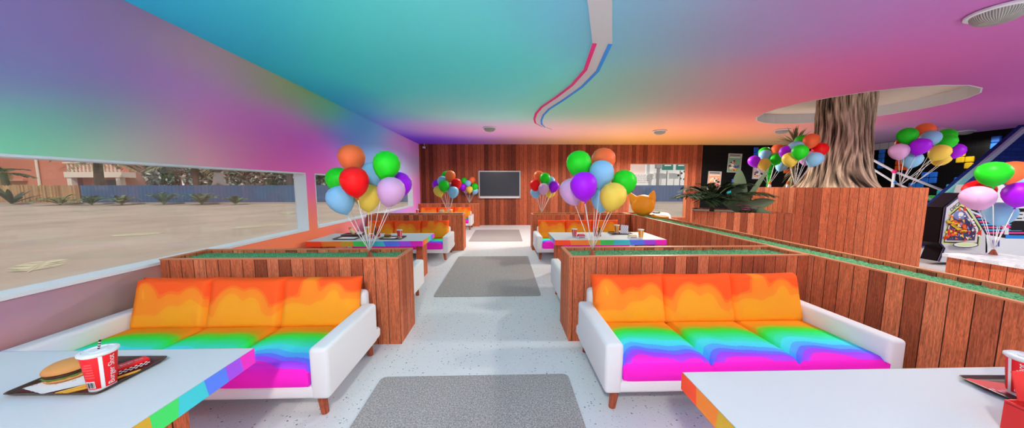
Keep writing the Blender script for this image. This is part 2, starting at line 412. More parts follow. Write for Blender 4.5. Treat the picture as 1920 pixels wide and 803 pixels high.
WS = [((20, 40), (126, 108, 172)), ((150, 20), (136, 108, 168)), ((250, 20), (146, 116, 156)), ((30, 150), (104, 120, 168)), ((60, 230), (92, 158, 144)), ((40, 275), (104, 176, 156)), ((150, 130), (128, 110, 172)), ((160, 220), (104, 148, 150)), ((260, 280), (132, 152, 148)), ((200, 200), (112, 128, 158)), ((240, 90), (146, 108, 170)), ((330, 80), (150, 132, 156)), ((380, 100), (152, 136, 150)), ((440, 125), (148, 140, 146)), ((330, 150), (152, 110, 178)), ((420, 170), (160, 116, 182)), ((300, 230), (140, 128, 154)), ((400, 280), (170, 126, 158)), ((340, 300), (142, 142, 150)), ((500, 160), (128, 148, 118)), ((540, 175), (112, 152, 104)), ((590, 200), (92, 170, 104)), ((620, 210), (80, 178, 124)), ((480, 210), (166, 98, 184)), ((420, 240), (180, 98, 172)), ((520, 230), (176, 90, 190)), ((470, 280), (206, 96, 158)), ((560, 270), (206, 80, 176)), ((560, 310), (222, 84, 150)), ((570, 220), (136, 120, 180)), ((640, 220), (80, 160, 190)), ((600, 270), (140, 84, 206)), ((610, 310), (196, 76, 180)), ((680, 240), (74, 150, 214)), ((650, 265), (88, 112, 226)), ((700, 290), (92, 140, 236)), ((720, 252), (96, 166, 220)), ((740, 265), (176, 130, 206)), ((772, 272), (206, 110, 204)), ((745, 285), (90, 168, 226)), ((770, 310), (120, 176, 212)), ((755, 330), (116, 150, 234)), ((778, 350), (206, 110, 224)), ((780, 380), (190, 110, 226)), ((582, 345), (216, 84, 150)), ((588, 400), (232, 100, 108)), ((590, 440), (230, 120, 84)), ((500, 455), (226, 128, 98)), ((440, 462), (216, 130, 108)), ((560, 465), (230, 130, 76)), ((640, 430), (226, 128, 96)), ((690, 418), (150, 140, 206)), ((740, 405), (130, 146, 226)), ((775, 395), (146, 140, 226)), ((250, 520), (150, 126, 118)), ((180, 540), (172, 128, 130)), ((100, 570), (164, 124, 136)), ((180, 590), (150, 120, 104)), ((80, 600), (168, 124, 122)), ((40, 640), (176, 118, 108)), ((10, 580), (176, 132, 138)), ((250, 560), (144, 124, 100))]
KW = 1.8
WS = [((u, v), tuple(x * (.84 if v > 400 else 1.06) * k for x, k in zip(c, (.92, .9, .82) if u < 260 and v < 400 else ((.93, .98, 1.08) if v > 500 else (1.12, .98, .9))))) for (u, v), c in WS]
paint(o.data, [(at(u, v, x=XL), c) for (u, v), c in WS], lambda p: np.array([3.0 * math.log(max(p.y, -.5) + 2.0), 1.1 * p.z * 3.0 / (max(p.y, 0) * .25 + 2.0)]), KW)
struct(o, 'rainbow painted wall with windows')
# outer leaf of the left wall
bm = bmesh.new()
for lo, hi in (((XL - .2, YF, 0), (XL - .01, YB, ZW0 - .03)), ((XL - .2, YF, ZW1 + .03), (XL - .01, YB, 3.66)), ((XL - .2, YF, ZW0 - .03), (XL - .01, W1[0] - .02, ZW1 + .03)), ((XL - .2, W1[1] + .02, ZW0 - .03), (XL - .01, W2[0] - .02, ZW1 + .03)), ((XL - .2, W2[1] + .02, ZW0 - .03), (XL - .01, YB, ZW1 + .03))): box(bm, lo, hi)
struct(finish(bm, 'wall_left_outer', M_TRIM))
def glass(name, haze):
    m = bpy.data.materials.new(name); m.use_nodes = True
    nt = m.node_tree; nt.nodes.remove(nt.nodes['Principled BSDF'])
    tr = nt.nodes.new('ShaderNodeBsdfTransparent'); df = nt.nodes.new('ShaderNodeBsdfDiffuse'); gl = nt.nodes.new('ShaderNodeBsdfGlossy')
    df.inputs[0].default_value = (*lin((206, 190, 178)), 1); gl.inputs['Roughness'].default_value = .02
    m1 = nt.nodes.new('ShaderNodeMixShader'); m1.inputs[0].default_value = haze; m2 = nt.nodes.new('ShaderNodeMixShader'); m2.inputs[0].default_value = .03
    nt.links.new(tr.outputs[0], m1.inputs[1]); nt.links.new(df.outputs[0], m1.inputs[2]); nt.links.new(m1.outputs[0], m2.inputs[1]); nt.links.new(gl.outputs[0], m2.inputs[2]); nt.links.new(m2.outputs[0], nt.nodes['Material Output'].inputs[0])
    return m
M_GLASS = glass('hazy glass', .085); M_CLEAR = glass('clear glass', .02)  # diffuse tan share veils the view through the pane
for i, w in enumerate((W1, W2)):
    bm = bmesh.new()
    for lo, hi in (((XL - .2, w[0], ZW0 - .03), (XL + .012, w[1], ZW0)), ((XL - .2, w[0], ZW1), (XL + .004, w[1], ZW1 + .02)), ((XL - .2, w[0] - .02, ZW0 - .03), (XL + .003, w[0], ZW1 + .02)), ((XL - .2, w[1], ZW0 - .03), (XL + .003, w[1] + .02, ZW1 + .02))): box(bm, lo, hi)
    o = struct(finish(bm, 'window_%d' % (i + 1), M_TRIM), 'white framed shop window')
    boxo('pane', (XL - .19, w[0], ZW0), (XL - .182, w[1], ZW1), M_GLASS, o)
# back wall: planks with an opening, then dark tiles
WX0, WX1, WZ0, WZ1 = 5.39, 7.9, .3, 2.63
bm = bmesh.new()
for lo, hi in (((XL - .2, YB, 0), (WX0, YB + .2, 3.66)), ((WX1, YB, 0), (8.45, YB + .2, 3.66)), ((WX0, YB, 0), (WX1, YB + .2, WZ0)), ((WX0, YB, WZ1), (WX1, YB + .2, 3.66))): box(bm, lo, hi)
struct(finish(bm, 'wall_back', M_WALLPLANK), 'vertical plank wall behind the booths')
bm = bmesh.new()
t_ = .02
for lo, hi in (((WX0, YB + .02, WZ0), (WX0 + t_, YB + .2, WZ1)), ((WX1 - t_, YB + .02, WZ0), (WX1, YB + .2, WZ1)), ((WX0 + t_, YB + .02, WZ1 - t_), (WX1 - t_, YB + .2, WZ1)), ((WX0 + t_, YB + .02, WZ0), (WX1 - t_, YB + .2, WZ0 + t_))): box(bm, lo, hi)
o = struct(finish(bm, 'window_3', M_RIM), 'window in the plank wall')
boxo('pane', (WX0 + t_, YB + .15, WZ0 + t_), (WX1 - t_, YB + .158, WZ1 - t_), M_CLEAR, o)
struct(boxo('wall_back_arcade', (8.45, YB, 0), (XR + .2, YB + .2, 3.66), M_TILE), 'black tiled wall')
struct(boxo('wall_right', (XR, YF, 0), (XR + .2, YB, 3.66), M_TILE), 'black tiled side wall')
struct(boxo('trim_1', (8.25, YB - .04, 0), (8.47, YB, HC), M_WALLPLANK), 'plank end strip')
struct(boxo('floor', (XL - .2, YF, -.12), (XR + .2, YB + .2, 0), M_FLOOR), 'white speckled floor')

# ------------------------------------------------------------------ rugs
def rug(y0, y1, label):
    x0, x1, r = -1.085, .57, .05
    poly = []
    for cx, cy, a0 in ((x1 - r, y1 - r, 0), (x0 + r, y1 - r, PI / 2), (x0 + r, y0 + r, PI), (x1 - r, y0 + r, 1.5 * PI)):
        for k in range(6): poly.append((cx + r * math.cos(a0 + k * PI / 10), cy + r * math.sin(a0 + k * PI / 10)))
    bm = bmesh.new(); prism(bm, poly, .009, Matrix.Translation((0, 0, .0005)))
    tag(finish(bm, 'rug', M_RUG), label, 'rug', 'grey rugs in the aisle')
rug(-.06, 2.54, 'grey rug in the aisle between the two nearest sofas')
rug(4.47, 7.07, 'grey rug in the middle of the aisle between the second tables')
rug(9.02, 11.42, 'grey rug in the aisle nearest the wall screen')

# ------------------------------------------------------------------ sofas
def cushion(bm, w, h, d, M, n=14, edge=.28, pinch=.03):
    """pillow: w x h outline, depth d (local z), straight sides that pull in a little between the corners"""
    g = [[None, None] for _ in range(0)]
    for side in (1, -1):
        rows = []
        for i in range(n + 1):
            row = []
            for j in range(n + 1):
                a, b = -1 + 2 * i / n, -1 + 2 * j / n
                a2 = math.copysign(abs(a) ** .75, a); b2 = math.copysign(abs(b) ** .75, b)
                k = ((1 - abs(a2) ** 6) * (1 - abs(b2) ** 6)) ** .5
                z = side * d / 2 * (edge + (1 - edge) * (1 - (1 - k) ** 2) ** .5)
                x = a2 * w / 2 * (1 - pinch * (1 - b2 * b2) * abs(a2) ** 3); y = b2 * h / 2 * (1 - pinch * (1 - a2 * a2) * abs(b2) ** 3)
                row.append(bm.verts.new(M @ Vector((x, y, z))))
            rows.append(row)
        for i in range(n):
            for j in range(n):
                q = (rows[i][j], rows[i + 1][j], rows[i + 1][j + 1], rows[i][j + 1])
                bm.faces.new(q if side > 0 else q[::-1])
        if side > 0: top = rows
        else:
            rim_t = [top[i][0] for i in range(n)] + [top[n][j] for j in range(n)] + [top[i][n] for i in range(n, 0, -1)] + [top[0][j] for j in range(n, 0, -1)]
            rim_b = [rows[i][0] for i in range(n)] + [rows[n][j] for j in range(n)] + [rows[i][n] for i in range(n, 0, -1)] + [rows[0][j] for j in range(n, 0, -1)]
            for k in range(len(rim_t)):
                j = (k + 1) % len(rim_t); bm.faces.new((rim_t[k], rim_b[k], rim_b[j], rim_t[j]))
def make_sofa():
    r = thing('sofa', 'x', 'sofa', group='rainbow cushioned white sofas')
    bm = bmesh.new(); box(bm, (-1.13, .004, .165), (1.13, .93, .272), .03, 3); finish(bm, 'base', M_WHITE, r, 60)
    for s in (-1, 1):
        lo, hi = (-1.135, -1.0) if s < 0 else (1.0, 1.135)
        bm = bmesh.new(); box(bm, (lo, 0, .163), (hi, .84, .552), .032, 4); finish(bm, 'armrest', M_WHITE, r, 60)
    bm = bmesh.new(); box(bm, (-1.03, .82, .17), (1.03, .945, .665), .045, 4); finish(bm, 'back_panel', M_WHITE, r, 60)
    for k in (-1, 0, 1):
        bm = bmesh.new()
        cushion(bm, .672, .71, .185, Matrix.Translation((k * .667, .345, .328)), edge=.5, pinch=.0)
        finish(bm, 'seat_cushion', M_SEAT, r, 60)
        bm = bmesh.new()
        M = Matrix.Translation((k * .667, .765, .6)) @ Matrix.Rotation(math.radians(76), 4, 'X')
        cushion(bm, .70, .47, .2, M, edge=.12, pinch=.035); finish(bm, 'back_cushion', M_BACK, r, 80)
    for sx in (-1, 1):
        for sy in (.09, .86):
            bm = bmesh.new()
            lathe(bm, [(.026, 0), (.034, .17)], 12, Matrix.Translation((sx * 1.045, sy, 0)) @ Matrix.Shear('XY', 4, (sx * -.12, 0)))
            finish(bm, 'leg', M_LEGWOOD, r, 40)
    return r
XSL, XSR = -2.392, 1.873
sofa0 = make_sofa(); used = [False]
def sofa(x, y, rz, label):
    if not used[0]:
        used[0] = True; sofa0.location = (x, y, 0); sofa0.rotation_euler.z = rz; sofa0['label'] = label; return sofa0
    return copy_tree(sofa0, (x, y, 0), rz, label)
sofa(XSL, 2.05, 0, 'nearest sofa on the window side, facing the viewer, white with rainbow seat')
sofa(XSR, 2.05, 0, 'nearest sofa on the plank partition side, orange back cushions, rainbow seat, facing the viewer')
sofa(XSL, 4.65, PI, 'sofa seen only by its white arm, backed against the near window side planter')
sofa(XSR, 4.65, PI, 'sofa seen only by its white arm, backed against the near partition side planter')
sofa(XSL, 6.705, 0, 'second sofa on the window side, behind the table with three trays')
sofa(XSR, 6.705, 0, 'sofa behind the table with the amber cups, against the far right planter')
sofa(XSL + .03, 11.36, 0, 'farthest sofa, small, in the corner beside the wall screen')

# ------------------------------------------------------------------ tables
def make_table():
    r = thing('dining_table', 'x', 'table', group='white tables with rainbow edges')
    boxo('tabletop', (-1.0, -.44, .655), (1.0, .44, .735), M_TABLE, r)
    bm = bmesh.new()
    zt, zb_ = .7345, .643
    def side(p0, p1):
        p0, p1 = Vector(p0), Vector(p1); n = 8; d = (p1 - p0)
        cuts = [0, .13, .30, .40, .53, .66, .79, .89, 1]; sl = [0, .012, -.01, .01, -.012, .02, .015, .02, 0]
        for k in range(n):
            a, b = p0 + d * cuts[k], p0 + d * cuts[k + 1]; a2, b2 = p0 + d * (cuts[k] + sl[k]), p0 + d * (cuts[k + 1] + sl[k + 1])
            f = bm.faces.new([bm.verts.new((*q[:2], z)) for q, z in ((a2, zb_), (b2, zb_), (b, zt), (a, zt))]); f.material_index = k
    e = .003
    side((-1 - e, -.44 - e, 0), (1 + e, -.44 - e, 0)); side((1 + e, -.44 - e, 0), (1 + e, .44 + e, 0)); side((1 + e, .44 + e, 0), (-1 - e, .44 + e, 0)); side((-1 - e, .44 + e, 0), (-1 - e, -.44 - e, 0))
    f = bm.faces.new([bm.verts.new(v) for v in ((-1, -.44, zb_), (-1, .44, zb_), (1, .44, zb_), (1, -.44, zb_))]); f.material_index = 0
    finish(bm, 'edge_band', RAIN, r, recalc=False)
    for x in (-.87, .87): boxo('leg', (x - .06, -.18, 0), (x + .06, .125, .645), M_PLANK, r)
    return r
YT = [1.005, 5.66, 10.31]
tb0 = make_table(); tb0.location = (-2.493, 1.3, 0); tb0['label'] = 'white table at the lower left of the photo with a burger tray, rainbow edge'
copy_tree(tb0, (1.924, 1.005, 0), 0, 'white table at the lower right of the photo with a red carton, rainbow edge')
copy_tree(tb0, (-2.425, 5.64, 0), 0, 'white rainbow edged table with three trays in the second window booth')
copy_tree(tb0, (1.907, 5.66, 0), 0, 'white rainbow edged table holding amber cups and boxes by the partition')
copy_tree(tb0, (-2.41, 10.31, 0), 0, 'far table glimpsed above the second window side planter')

# ------------------------------------------------------------------ planters
def turf(parent, x0, x1, y0, y1, z, dx=.016):
    nx, ny = max(2, int((x1 - x0) / dx)), max(2, int((y1 - y0) / dx))
    vs = [(x0 + (x1 - x0) * i / nx + rnd.uniform(-.004, .004) * (0 < i < nx), y0 + (y1 - y0) * j / ny + rnd.uniform(-.004, .004) * (0 < j < ny), z + rnd.uniform(0, .018)) for i in range(nx + 1) for j in range(ny + 1)]
    fs = [(i * (ny + 1) + j, (i + 1) * (ny + 1) + j, (i + 1) * (ny + 1) + j + 1, i * (ny + 1) + j + 1) for i in range(nx) for j in range(ny)]
    o = raw('turf', vs, fs, M_TURF, parent); o['kind'] = 'stuff'
def planter(x0, x1, y0, y1, label, dx=.016, h=.95):
    r = thing('planter_box', label, 'planter', group='plank planters with green turf')
    w, z0 = .035, .003
    bm = bmesh.new()
    for lo, hi in (((x0, y0, 0), (x1, y0 + w, h - .012)), ((x0, y1 - w, 0), (x1, y1, h - .012)), ((x0, y0 + w, 0), (x0 + w, y1 - w, h - .012)), ((x1 - w, y0 + w, 0), (x1, y1 - w, h - .012))): box(bm, lo, hi)
    finish(bm, 'plank_box', M_PLANK, r)
    bm = bmesh.new(); w2 = w + .004; e = .004
    for lo, hi in (((x0 - e, y0 - e, h - .012), (x1 + e, y0 + w, h)), ((x0 - e, y1 - w, h - .012), (x1 + e, y1 + e, h)), ((x0 - e, y0 + w, h - .012), (x0 + w, y1 - w, h)), ((x1 - w, y0 + w, h - .012), (x1 + e, y1 - w, h))): box(bm, lo, hi)
    finish(bm, 'rim', M_RIM, r)
    turf(r, x0 + w, x1 - w, y0 + w, y1 - w, h - .055, dx)
    return r
planter(-3.53, -1.105, 3.11, 3.6, 'plank planter behind the nearest window side sofa, balloons on its turf')
planter(.702, 3.32, 3.12, 3.62, 'plank planter behind the nearest partition side sofa, balloons on its turf')
planter(-3.53, -1.062, 7.768, 8.25, 'plank planter behind the second window side sofa', .03)
planter(.742, 3.32, 7.765, 8.25, 'plank planter at the far end of the partition, right of the aisle', .03)
planter(-3.53, -1.03, 12.42, 12.78, 'farthest plank planter standing against the plank wall', .04)
planter(3.332, 3.815, -.6, 8.27, 'long plank partition planter running along the booths beside the arcade', .018)

# ------------------------------------------------------------------ balloons
def make_balloon():
    prof = [(.002, -.168), (.012, -.160), (.05, -.138), (.092, -.098), (.122, -.045), (.137, .01), (.134, .06), (.112, .108), (.075, .14), (.035, .155), (.001, .159)]
    bm = bmesh.new(); lathe(bm, prof, 24, cap=False)
    lathe(bm, [(.004, -.166), (.014, -.180), (.0125, -.181), (.003, -.168)], 10, cap=False)
    return bm
bal_me = {}
for k, m in M_BAL.items():
    o = finish(make_balloon(), 'proto', m, None, 179); bal_me[k] = o.data; bpy.data.objects.remove(o); bal_me[k].name = 'balloon'
def cone_weight(p, label):
    bm = bmesh.new(); lathe(bm, [(.036, 0), (.015, .06), (.007, .066)], 14)
    o = finish(bm, 'balloon_weight', M_LEGWOOD, None, 40); o.location = p; tag(o, label, 'balloon weight', 'wooden cones that hold the balloons')
def bunch(base, where, items, s=1.0, group=None):
    base = Vector(base); cone_weight(base, 'wooden cone weight of the balloons ' + where)
    tie = base + Vector((0, 0, .07))
    for colr, how, u, v, dy in items:
        yy = base.y + dy
        p = at(u, v, y=yy)
        o = bpy.data.objects.new('balloon', bal_me[colr]); C.objects.link(o)
        d = (p - tie).normalized(); tilt = Vector((d.x * .8, d.y * .8, 1)).normalized()
        o.rotation_mode = 'QUATERNION'; o.rotation_quaternion = Vector((0, 0, 1)).rotation_difference(tilt)
        o.location = p; o.scale = (s, s, s)
        tag(o, ('%s %s balloon %s' % (how, colr, where)).strip(), 'balloon', group or ('balloons ' + where))
        bpy.context.view_layer.update()
        inv = o.matrix_world.inverted()
        q = p - tilt * .178 * s
        bm = bmesh.new(); tube(bm, [inv @ q, inv @ ((q * .45 + tie * .55) + Vector((0, 0, -.012))), inv @ tie], .0034, 5); finish(bm, 'string', M_STRING, o, 179)
bunch((-1.505, 3.34, .9), 'on the near window side planter', [
    ('red', 'large', 665.3, 342.6, -.25), ('pale pink', 'round', 732.7, 361, -.22), ('green', 'upper', 724.5, 312, -.1), ('light blue', 'lower', 639.5, 376, -.08), ('orange', 'topmost', 660, 298.5, .06),
    ('yellow', 'half hidden', 690, 371, .05), ('light blue', 'half hidden middle', 699, 331, .14), ('green', 'mostly hidden', 636, 340, .2), ('purple', 'half hidden', 747.5, 349, .12)])
bunch((1.01, 3.35, .9), 'on the near partition side planter', [
    ('purple', 'large', 1094.5, 351, -.24), ('yellow', 'big', 1148.6, 370.5, -.2), ('light blue', 'central', 1126.8, 327.6, -.02), ('green', 'upper', 1085.5, 309.3, .04), ('orange', 'topmost', 1130.8, 303, .18),
    ('pale pink', 'partly hidden', 1072.7, 360.7, .05), ('green', 'side', 1168.5, 345, .06), ('light blue', 'mostly hidden lower', 1130, 373, .1), ('red', 'mostly hidden', 1116, 354, .28)])
bunch((-1.47, 8.0, .9), 'on the second window side planter', [
    ('green', 'front', 832.6, 349.6, -.2), ('light blue', 'lower', 849.8, 361.3, -.2), ('red', 'round', 855.4, 346, 0), ('orange', 'topmost', 844.2, 331.2, 0), ('yellow', 'lowest', 823, 359.2, 0),
    ('light blue', 'half hidden', 829.9, 341.5, .1), ('purple', 'half hidden', 820.5, 348, .22), ('green', 'almost hidden', 837, 332, .28), ('pale pink', 'mostly hidden', 843.5, 353, .12)], group=None)
bunch((-1.44, 12.6, .9), 'on the farthest planter left of the wall screen', [
    ('yellow', 'small', 880.3, 356.1, -.2), ('purple', 'small', 867.9, 351.7, -.18), ('light blue', 'central', 877.5, 345.1, -.05), ('green', 'top', 870.7, 340.5, .02), ('orange', 'topmost', 885, 338.9, .02),
    ('green', 'side', 889.9, 350.5, -.06), ('light blue', 'lower', 890.3, 359, .02), ('pale pink', 'half hidden', 872.5, 356, .03)])
bunch((1.01, 8.0, .9), 'on the far planter right of the wall screen', [
    ('pale pink', 'front', 1019, 355.2, -.2), ('green', 'upper', 1021.7, 335.5, -.1), ('purple', 'round', 1038.5, 351.1, -.12), ('red', 'round', 1003, 348.4, -.06), ('orange', 'topmost', 1010.5, 331.8, .05),
    ('light blue', 'half hidden', 1031, 341.8, .12), ('light blue', 'lower', 1004.3, 362.3, .04), ('yellow', 'half hidden', 1031.7, 361, .12)])
OC, OR_, OH = Vector((7.4, 6.7)), 1.4, 1.66
bunch((6.9, 7.68, 1.63), 'at the far rim of the tree planter', [
    ('purple', 'outermost', 1414.6, 303.5, -.02), ('yellow', 'low', 1432.4, 308.8, -.14), ('light blue', 'upper', 1434.8, 293, -.02), ('green', 'half hidden', 1434, 287.5, .2), ('orange', 'top', 1457.8, 282.1, .0), ('green', 'front', 1454.7, 299.1, -.2), ('light blue', 'lower', 1465.6, 311, .02), ('red', 'almost hidden', 1469, 293, .16)])
bunch((6.2, 6.26, 1.63), 'at the corner of the tree planter before the trunk', [
    ('green', 'front', 1499.6, 286.2, -.2), ('light blue', 'lower', 1527.1, 299.9, -.14), ('yellow', 'low', 1481.8, 299.9, .0), ('orange', 'topmost', 1520.6, 265.1, .0), ('red', 'round', 1536.8, 282.1, .03),
    ('light blue', 'half hidden', 1492.5, 279, .06), ('purple', 'half hidden', 1476, 287, .16), ('green', 'almost hidden', 1504, 267, .2), ('pale pink', 'half hidden', 1513, 297.5, .1)])
bunch((7.72, 5.67, 1.63), 'on the right rim of the tree planter', [
    ('purple', 'front', 1725, 275.7, -.2), ('yellow', 'front', 1760.5, 287.3, -.14), ('green', 'upper', 1700.8, 255.8, -.02), ('light blue', 'upper', 1743.6, 261, .0), ('pale pink', 'low', 1685.4, 285.3, -.04), ('orange', 'topmost', 1733.6, 246.5, .14), ('light blue', 'lower', 1710, 301, .02), ('red', 'half hidden', 1697, 272, .12), ('green', 'half hidden', 1773.5, 267.7, .04)])
bunch((8.2, 5.86, 1.63), 'rising behind the right bunch of the tree planter', [
    ('purple', 'outermost', 1789, 284.7, -.04), ('yellow', 'half hidden', 1764, 298, .06), ('green', 'half hidden', 1774, 256.5, .16), ('pale pink', 'almost hidden', 1760, 254, .3)])
bunch((6.49, 3.74, .79), 'on the white counter beside the arcade machines', [
    ('green', 'front', 1862.5, 327.5, -.12), ('pale pink', 'low', 1833, 373, -.14), ('purple', 'front', 1913, 366, -.18), ('orange', 'topmost', 1899, 325, .12), ('red', 'half hidden', 1836, 360, .14), ('light blue', 'upper', 1917, 342, .08), ('light blue', 'lower', 1874, 402, .06)])

# ------------------------------------------------------------------ tree planter and trunk
def octa(rad): return [(OC.x + rad * math.cos(PI / 8 + k * PI / 4), OC.y + rad * math.sin(PI / 8 + k * PI / 4)) for k in range(8)]
def polywall(name, poly, h, closed, parent, w=.04, rim=.0):
    bm = bmesh.new(); n = len(poly); ctr = sum((Vector(p) for p in poly), Vector((0, 0))) / n
    inn = [tuple(ctr + (Vector(p) - ctr) * (1 - w / (Vector(p) - ctr).length)) for p in poly]
    for i in range(n):
        j = (i + 1) % n
        q = [bm.verts.new((*p, z)) for p, z in ((poly[i], 0), (poly[j], 0), (poly[j], h), (poly[i], h), (inn[i], 0), (inn[j], 0), (inn[j], h), (inn[i], h))]
        bm.faces.new((q[0], q[1], q[2], q[3])); bm.faces.new((q[5], q[4], q[7], q[6])); bm.faces.new((q[3], q[2], q[6], q[7]))
    bmesh.ops.remove_doubles(bm, verts=bm.verts, dist=1e-4)
    finish(bm, name, M_PLANK, parent)
    bm = bmesh.new(); prism(bm, inn, .03, Matrix.Translation((0, 0, h - .06))); finish(bm, 'soil', M_SOIL, parent)
tp = thing('tree_planter', 'tall eight sided plank planter around the big tree trunk', 'planter')
polywall('plank_box', octa(OR_), OH, True, tp)
lp = thing('plant_planter', 'low plank planter with palm fronds and pink flowers beside the tree', 'planter')
LPP = [(4.3, 6.69), (5.93, 5.93), (6.02, 6.2), (6.02, 7.3), (4.9, 7.7)]
polywall('plank_box', LPP, 1.12, True, lp)
# trunk
from mathutils import noise as mn
tr_ = thing('tree', 'thick grey brown ridged tree trunk rising into the round ceiling opening', 'tree', (7.44, 6.53, 1.6305))
bm = bmesh.new(); NS, NZ = 300, 90
z0, z1 = 1.6305, 3.655
lay = bm.verts.layers.float.new('ridge'); rows = []
for i in range(NZ + 1):
    f = i / NZ; z = (z1 - z0) * f; row = []
    base_r = .42 + .17 * math.exp(-f * 8) + .04 * math.exp(-f * 2.5)
    for k in range(NS):
        a = 2 * PI * k / NS
        roots = .30 * math.exp(-f * 6.5) * (max(0, math.cos(2.5 * a - 4.19)) ** 2 + .7 * max(0, math.cos(1.5 * a - .31)) ** 3)
        ca, sa = math.cos(a), math.sin(a)
        wv = mn.noise(Vector((ca * 1.6, sa * 1.6, z * 1.3))) * .5
        a2 = a + wv * .28 + .12 * f
        q1 = mn.noise(Vector((math.cos(a2) * 6.5, math.sin(a2) * 7.5, z * 1.2 + 3)))
        q2 = mn.noise(Vector((math.cos(a2) * 17, math.sin(a2) * 17, z * 2.6)))
        rd = .55 * (1 - 2 * abs(q1)) + .45 * (1 - 2.2 * abs(q2))
        rr = base_r + roots * (1 + .3 * q1) + .04 * rd + .02 * mn.noise(Vector((ca * 1.5, sa * 1.5, z * 1.2 + 9)))
        v = bm.verts.new((rr * ca, rr * sa, z)); v[lay] = max(0, min(1, .10 + .8 * rd)); row.append(v)
    rows.append(row)
for i in range(NZ):
    for k in range(NS): bm.faces.new((rows[i][k], rows[i][(k + 1) % NS], rows[i + 1][(k + 1) % NS], rows[i + 1][k]))
bm.faces.new(rows[-1])
finish(bm, 'trunk', M_BARK, tr_, 179)

# ------------------------------------------------------------------ plants
def strip_leaf(bm, base, d, up, length, width, droop, n=8, mi=0, fold=.15, sd=None):
    base, d, up = Vector(base), Vector(d).normalized(), Vector(up)
    side = d.cross(Vector((0, 0, 1)))
    side = side.normalized() if side.length > .05 else Vector((1, 0, 0))
    if sd: side = Vector(sd).normalized()
    L, Rr, Mi = [], [], []
    for i in range(n + 1):
        f = i / n
        p = base + d * length * f + Vector((0, 0, -droop * length * f * f))
        w = width * (math.sin(PI * min(1, f * .93 + .07)) ** .7) * .5
        nrm = side.cross(d) * (fold * w)
        Mi.append(bm.verts.new(p)); L.append(bm.verts.new(p + side * w + nrm)); Rr.append(bm.verts.new(p - side * w + nrm))
    for i in range(n):
        for a, b in ((L, Mi), (Mi, Rr)):
            f = bm.faces.new((a[i], b[i], b[i + 1], a[i + 1])); f.material_index = mi
def frond(bm, base, d, length, droop, leaf, nl=22, mi=0, lw=.02):
    base, d = Vector(base), Vector(d).normalized(); prev = None
    pts = [base + d * length * f + Vector((0, 0, -droop * length * f * f)) for f in [i / 14 for i in range(15)]]
    tube(bm, pts, .008 * length, 5, mi, .002)
    side = d.cross(Vector((0, 0, 1))).normalized()
    for i in range(nl):
        f = .12 + .86 * i / nl
        p = base + d * length * f + Vector((0, 0, -droop * length * f * f))
        tan = (d + Vector((0, 0, -2 * droop * f))).normalized()
        ll = leaf * math.sin(PI * (.15 + .8 * f)) ** .6
        for s in (-1, 1):
            q = (side * s * .8 + tan * .65 + Vector((0, 0, .25 + rnd.uniform(-.15, .1)))).normalized()
            strip_leaf(bm, p, q, None or (0, 0, 1), ll, lw, .35, 4, mi, .1)
pf = thing('palm_plant', 'bushy dark green palm with arching fronds in the low planter', 'plant', (4.85, 6.85, 1.0905))
bm = bmesh.new(); tube(bm, [(0, 0, 0), (.01, 0, .1), (0, .02, .2)], .05, 8); finish(bm, 'stem', M_TRUNK, pf, 60)
for ang, el, ln, dr in ((195, 48, .85, .55), (225, 40, .8, .6), (255, 50, .8, .6), (160, 58, .85, .5), (285, 42, .85, .5), (310, 36, 1.0, .4), (335, 30, 1.05, .35), (10, 50, .9, .5), (60, 55, .9, .5), (110, 50, .9, .5), (210, 68, .75, .45), (300, 66, .8, .5), (270, 20, .7, .25), (345, 62, .8, .5), (140, 40, .8, .5), (205, 25, .85, .25), (250, 75, .7, .5), (320, 72, .75, .45), (240, 30, .7, .3), (325, 55, .95, .45), (180, 30, .8, .35)):
    a, e = math.radians(ang), math.radians(el)
    bm = bmesh.new(); frond(bm, (0, 0, .18), (math.cos(a) * math.cos(e), math.sin(a) * math.cos(e), math.sin(e)), ln * 1.25, dr, .42, 34, 0, .028)
    finish(bm, 'frond', M_LEAFD, pf)
bl = thing('broad_leaf_plant', 'plant with three large pale green paddle leaves in front of the posters', 'plant', (5.42, 6.75, 1.0905))
for d, ln, wd, dr, sd in (((-.05, .02, 1), 1.0, .3, .0, (.8, -.6, .1)), ((.3, -.3, .9), 1.12, .1, -.0, (.7, -.5, -.4)), ((.62, -.5, .62), .78, .26, .25, (-.4, .4, .8)), ((.5, -.6, .25), .62, .22, .3, (-.3, .3, .8)), ((-.5, .2, .7), .6, .2, .3, (.5, -.5, .6))):
    bm = bmesh.new(); strip_leaf(bm, (0, 0, 0), d, (0, 0, 1), ln, wd, dr, 14, 0, .25, sd); finish(bm, 'leaf', M_LEAFP, bl, 60)
fl = thing('flowering_plant', 'pink flowering plant at the end of the low planter', 'plant', (5.36, 6.4, 1.0905))
bm = bmesh.new()
for k in range(26):
    a = rnd.uniform(0, 6.28); strip_leaf(bm, (rnd.uniform(-.14, .1), rnd.uniform(-.14, .1), 0), (math.cos(a) * .6, math.sin(a) * .6, rnd.uniform(.4, 1)), (0, 0, 1), rnd.uniform(.1, .18), .035, .4, 4)
finish(bm, 'foliage', M_LEAFG, fl)
for k, (dx, dy, dz) in enumerate(((-.2, .03, .16), (-.12, -.05, .12), (-.05, .02, .17), (.02, -.03, .1), (.19, -.02, .13), (-.16, -.1, .08), (.1, .04, .08))):
    bm = bmesh.new()
    tube(bm, [(dx * .5, dy * .5, 0), (dx, dy, dz)], .004, 5, 1)
    for q in range(6):
        a = q * PI / 3; strip_leaf(bm, (dx, dy, dz), (math.cos(a), math.sin(a), .6), (0, 0, 1), .1, .06, .4, 3, 0)
    finish(bm, 'flower', [M_FLOWER, M_LEAFG], fl)
yu = thing('yucca', 'spiky yucca rosette on a stem behind the tree trunk', 'plant', (7.5, 7.66, 1.6305))
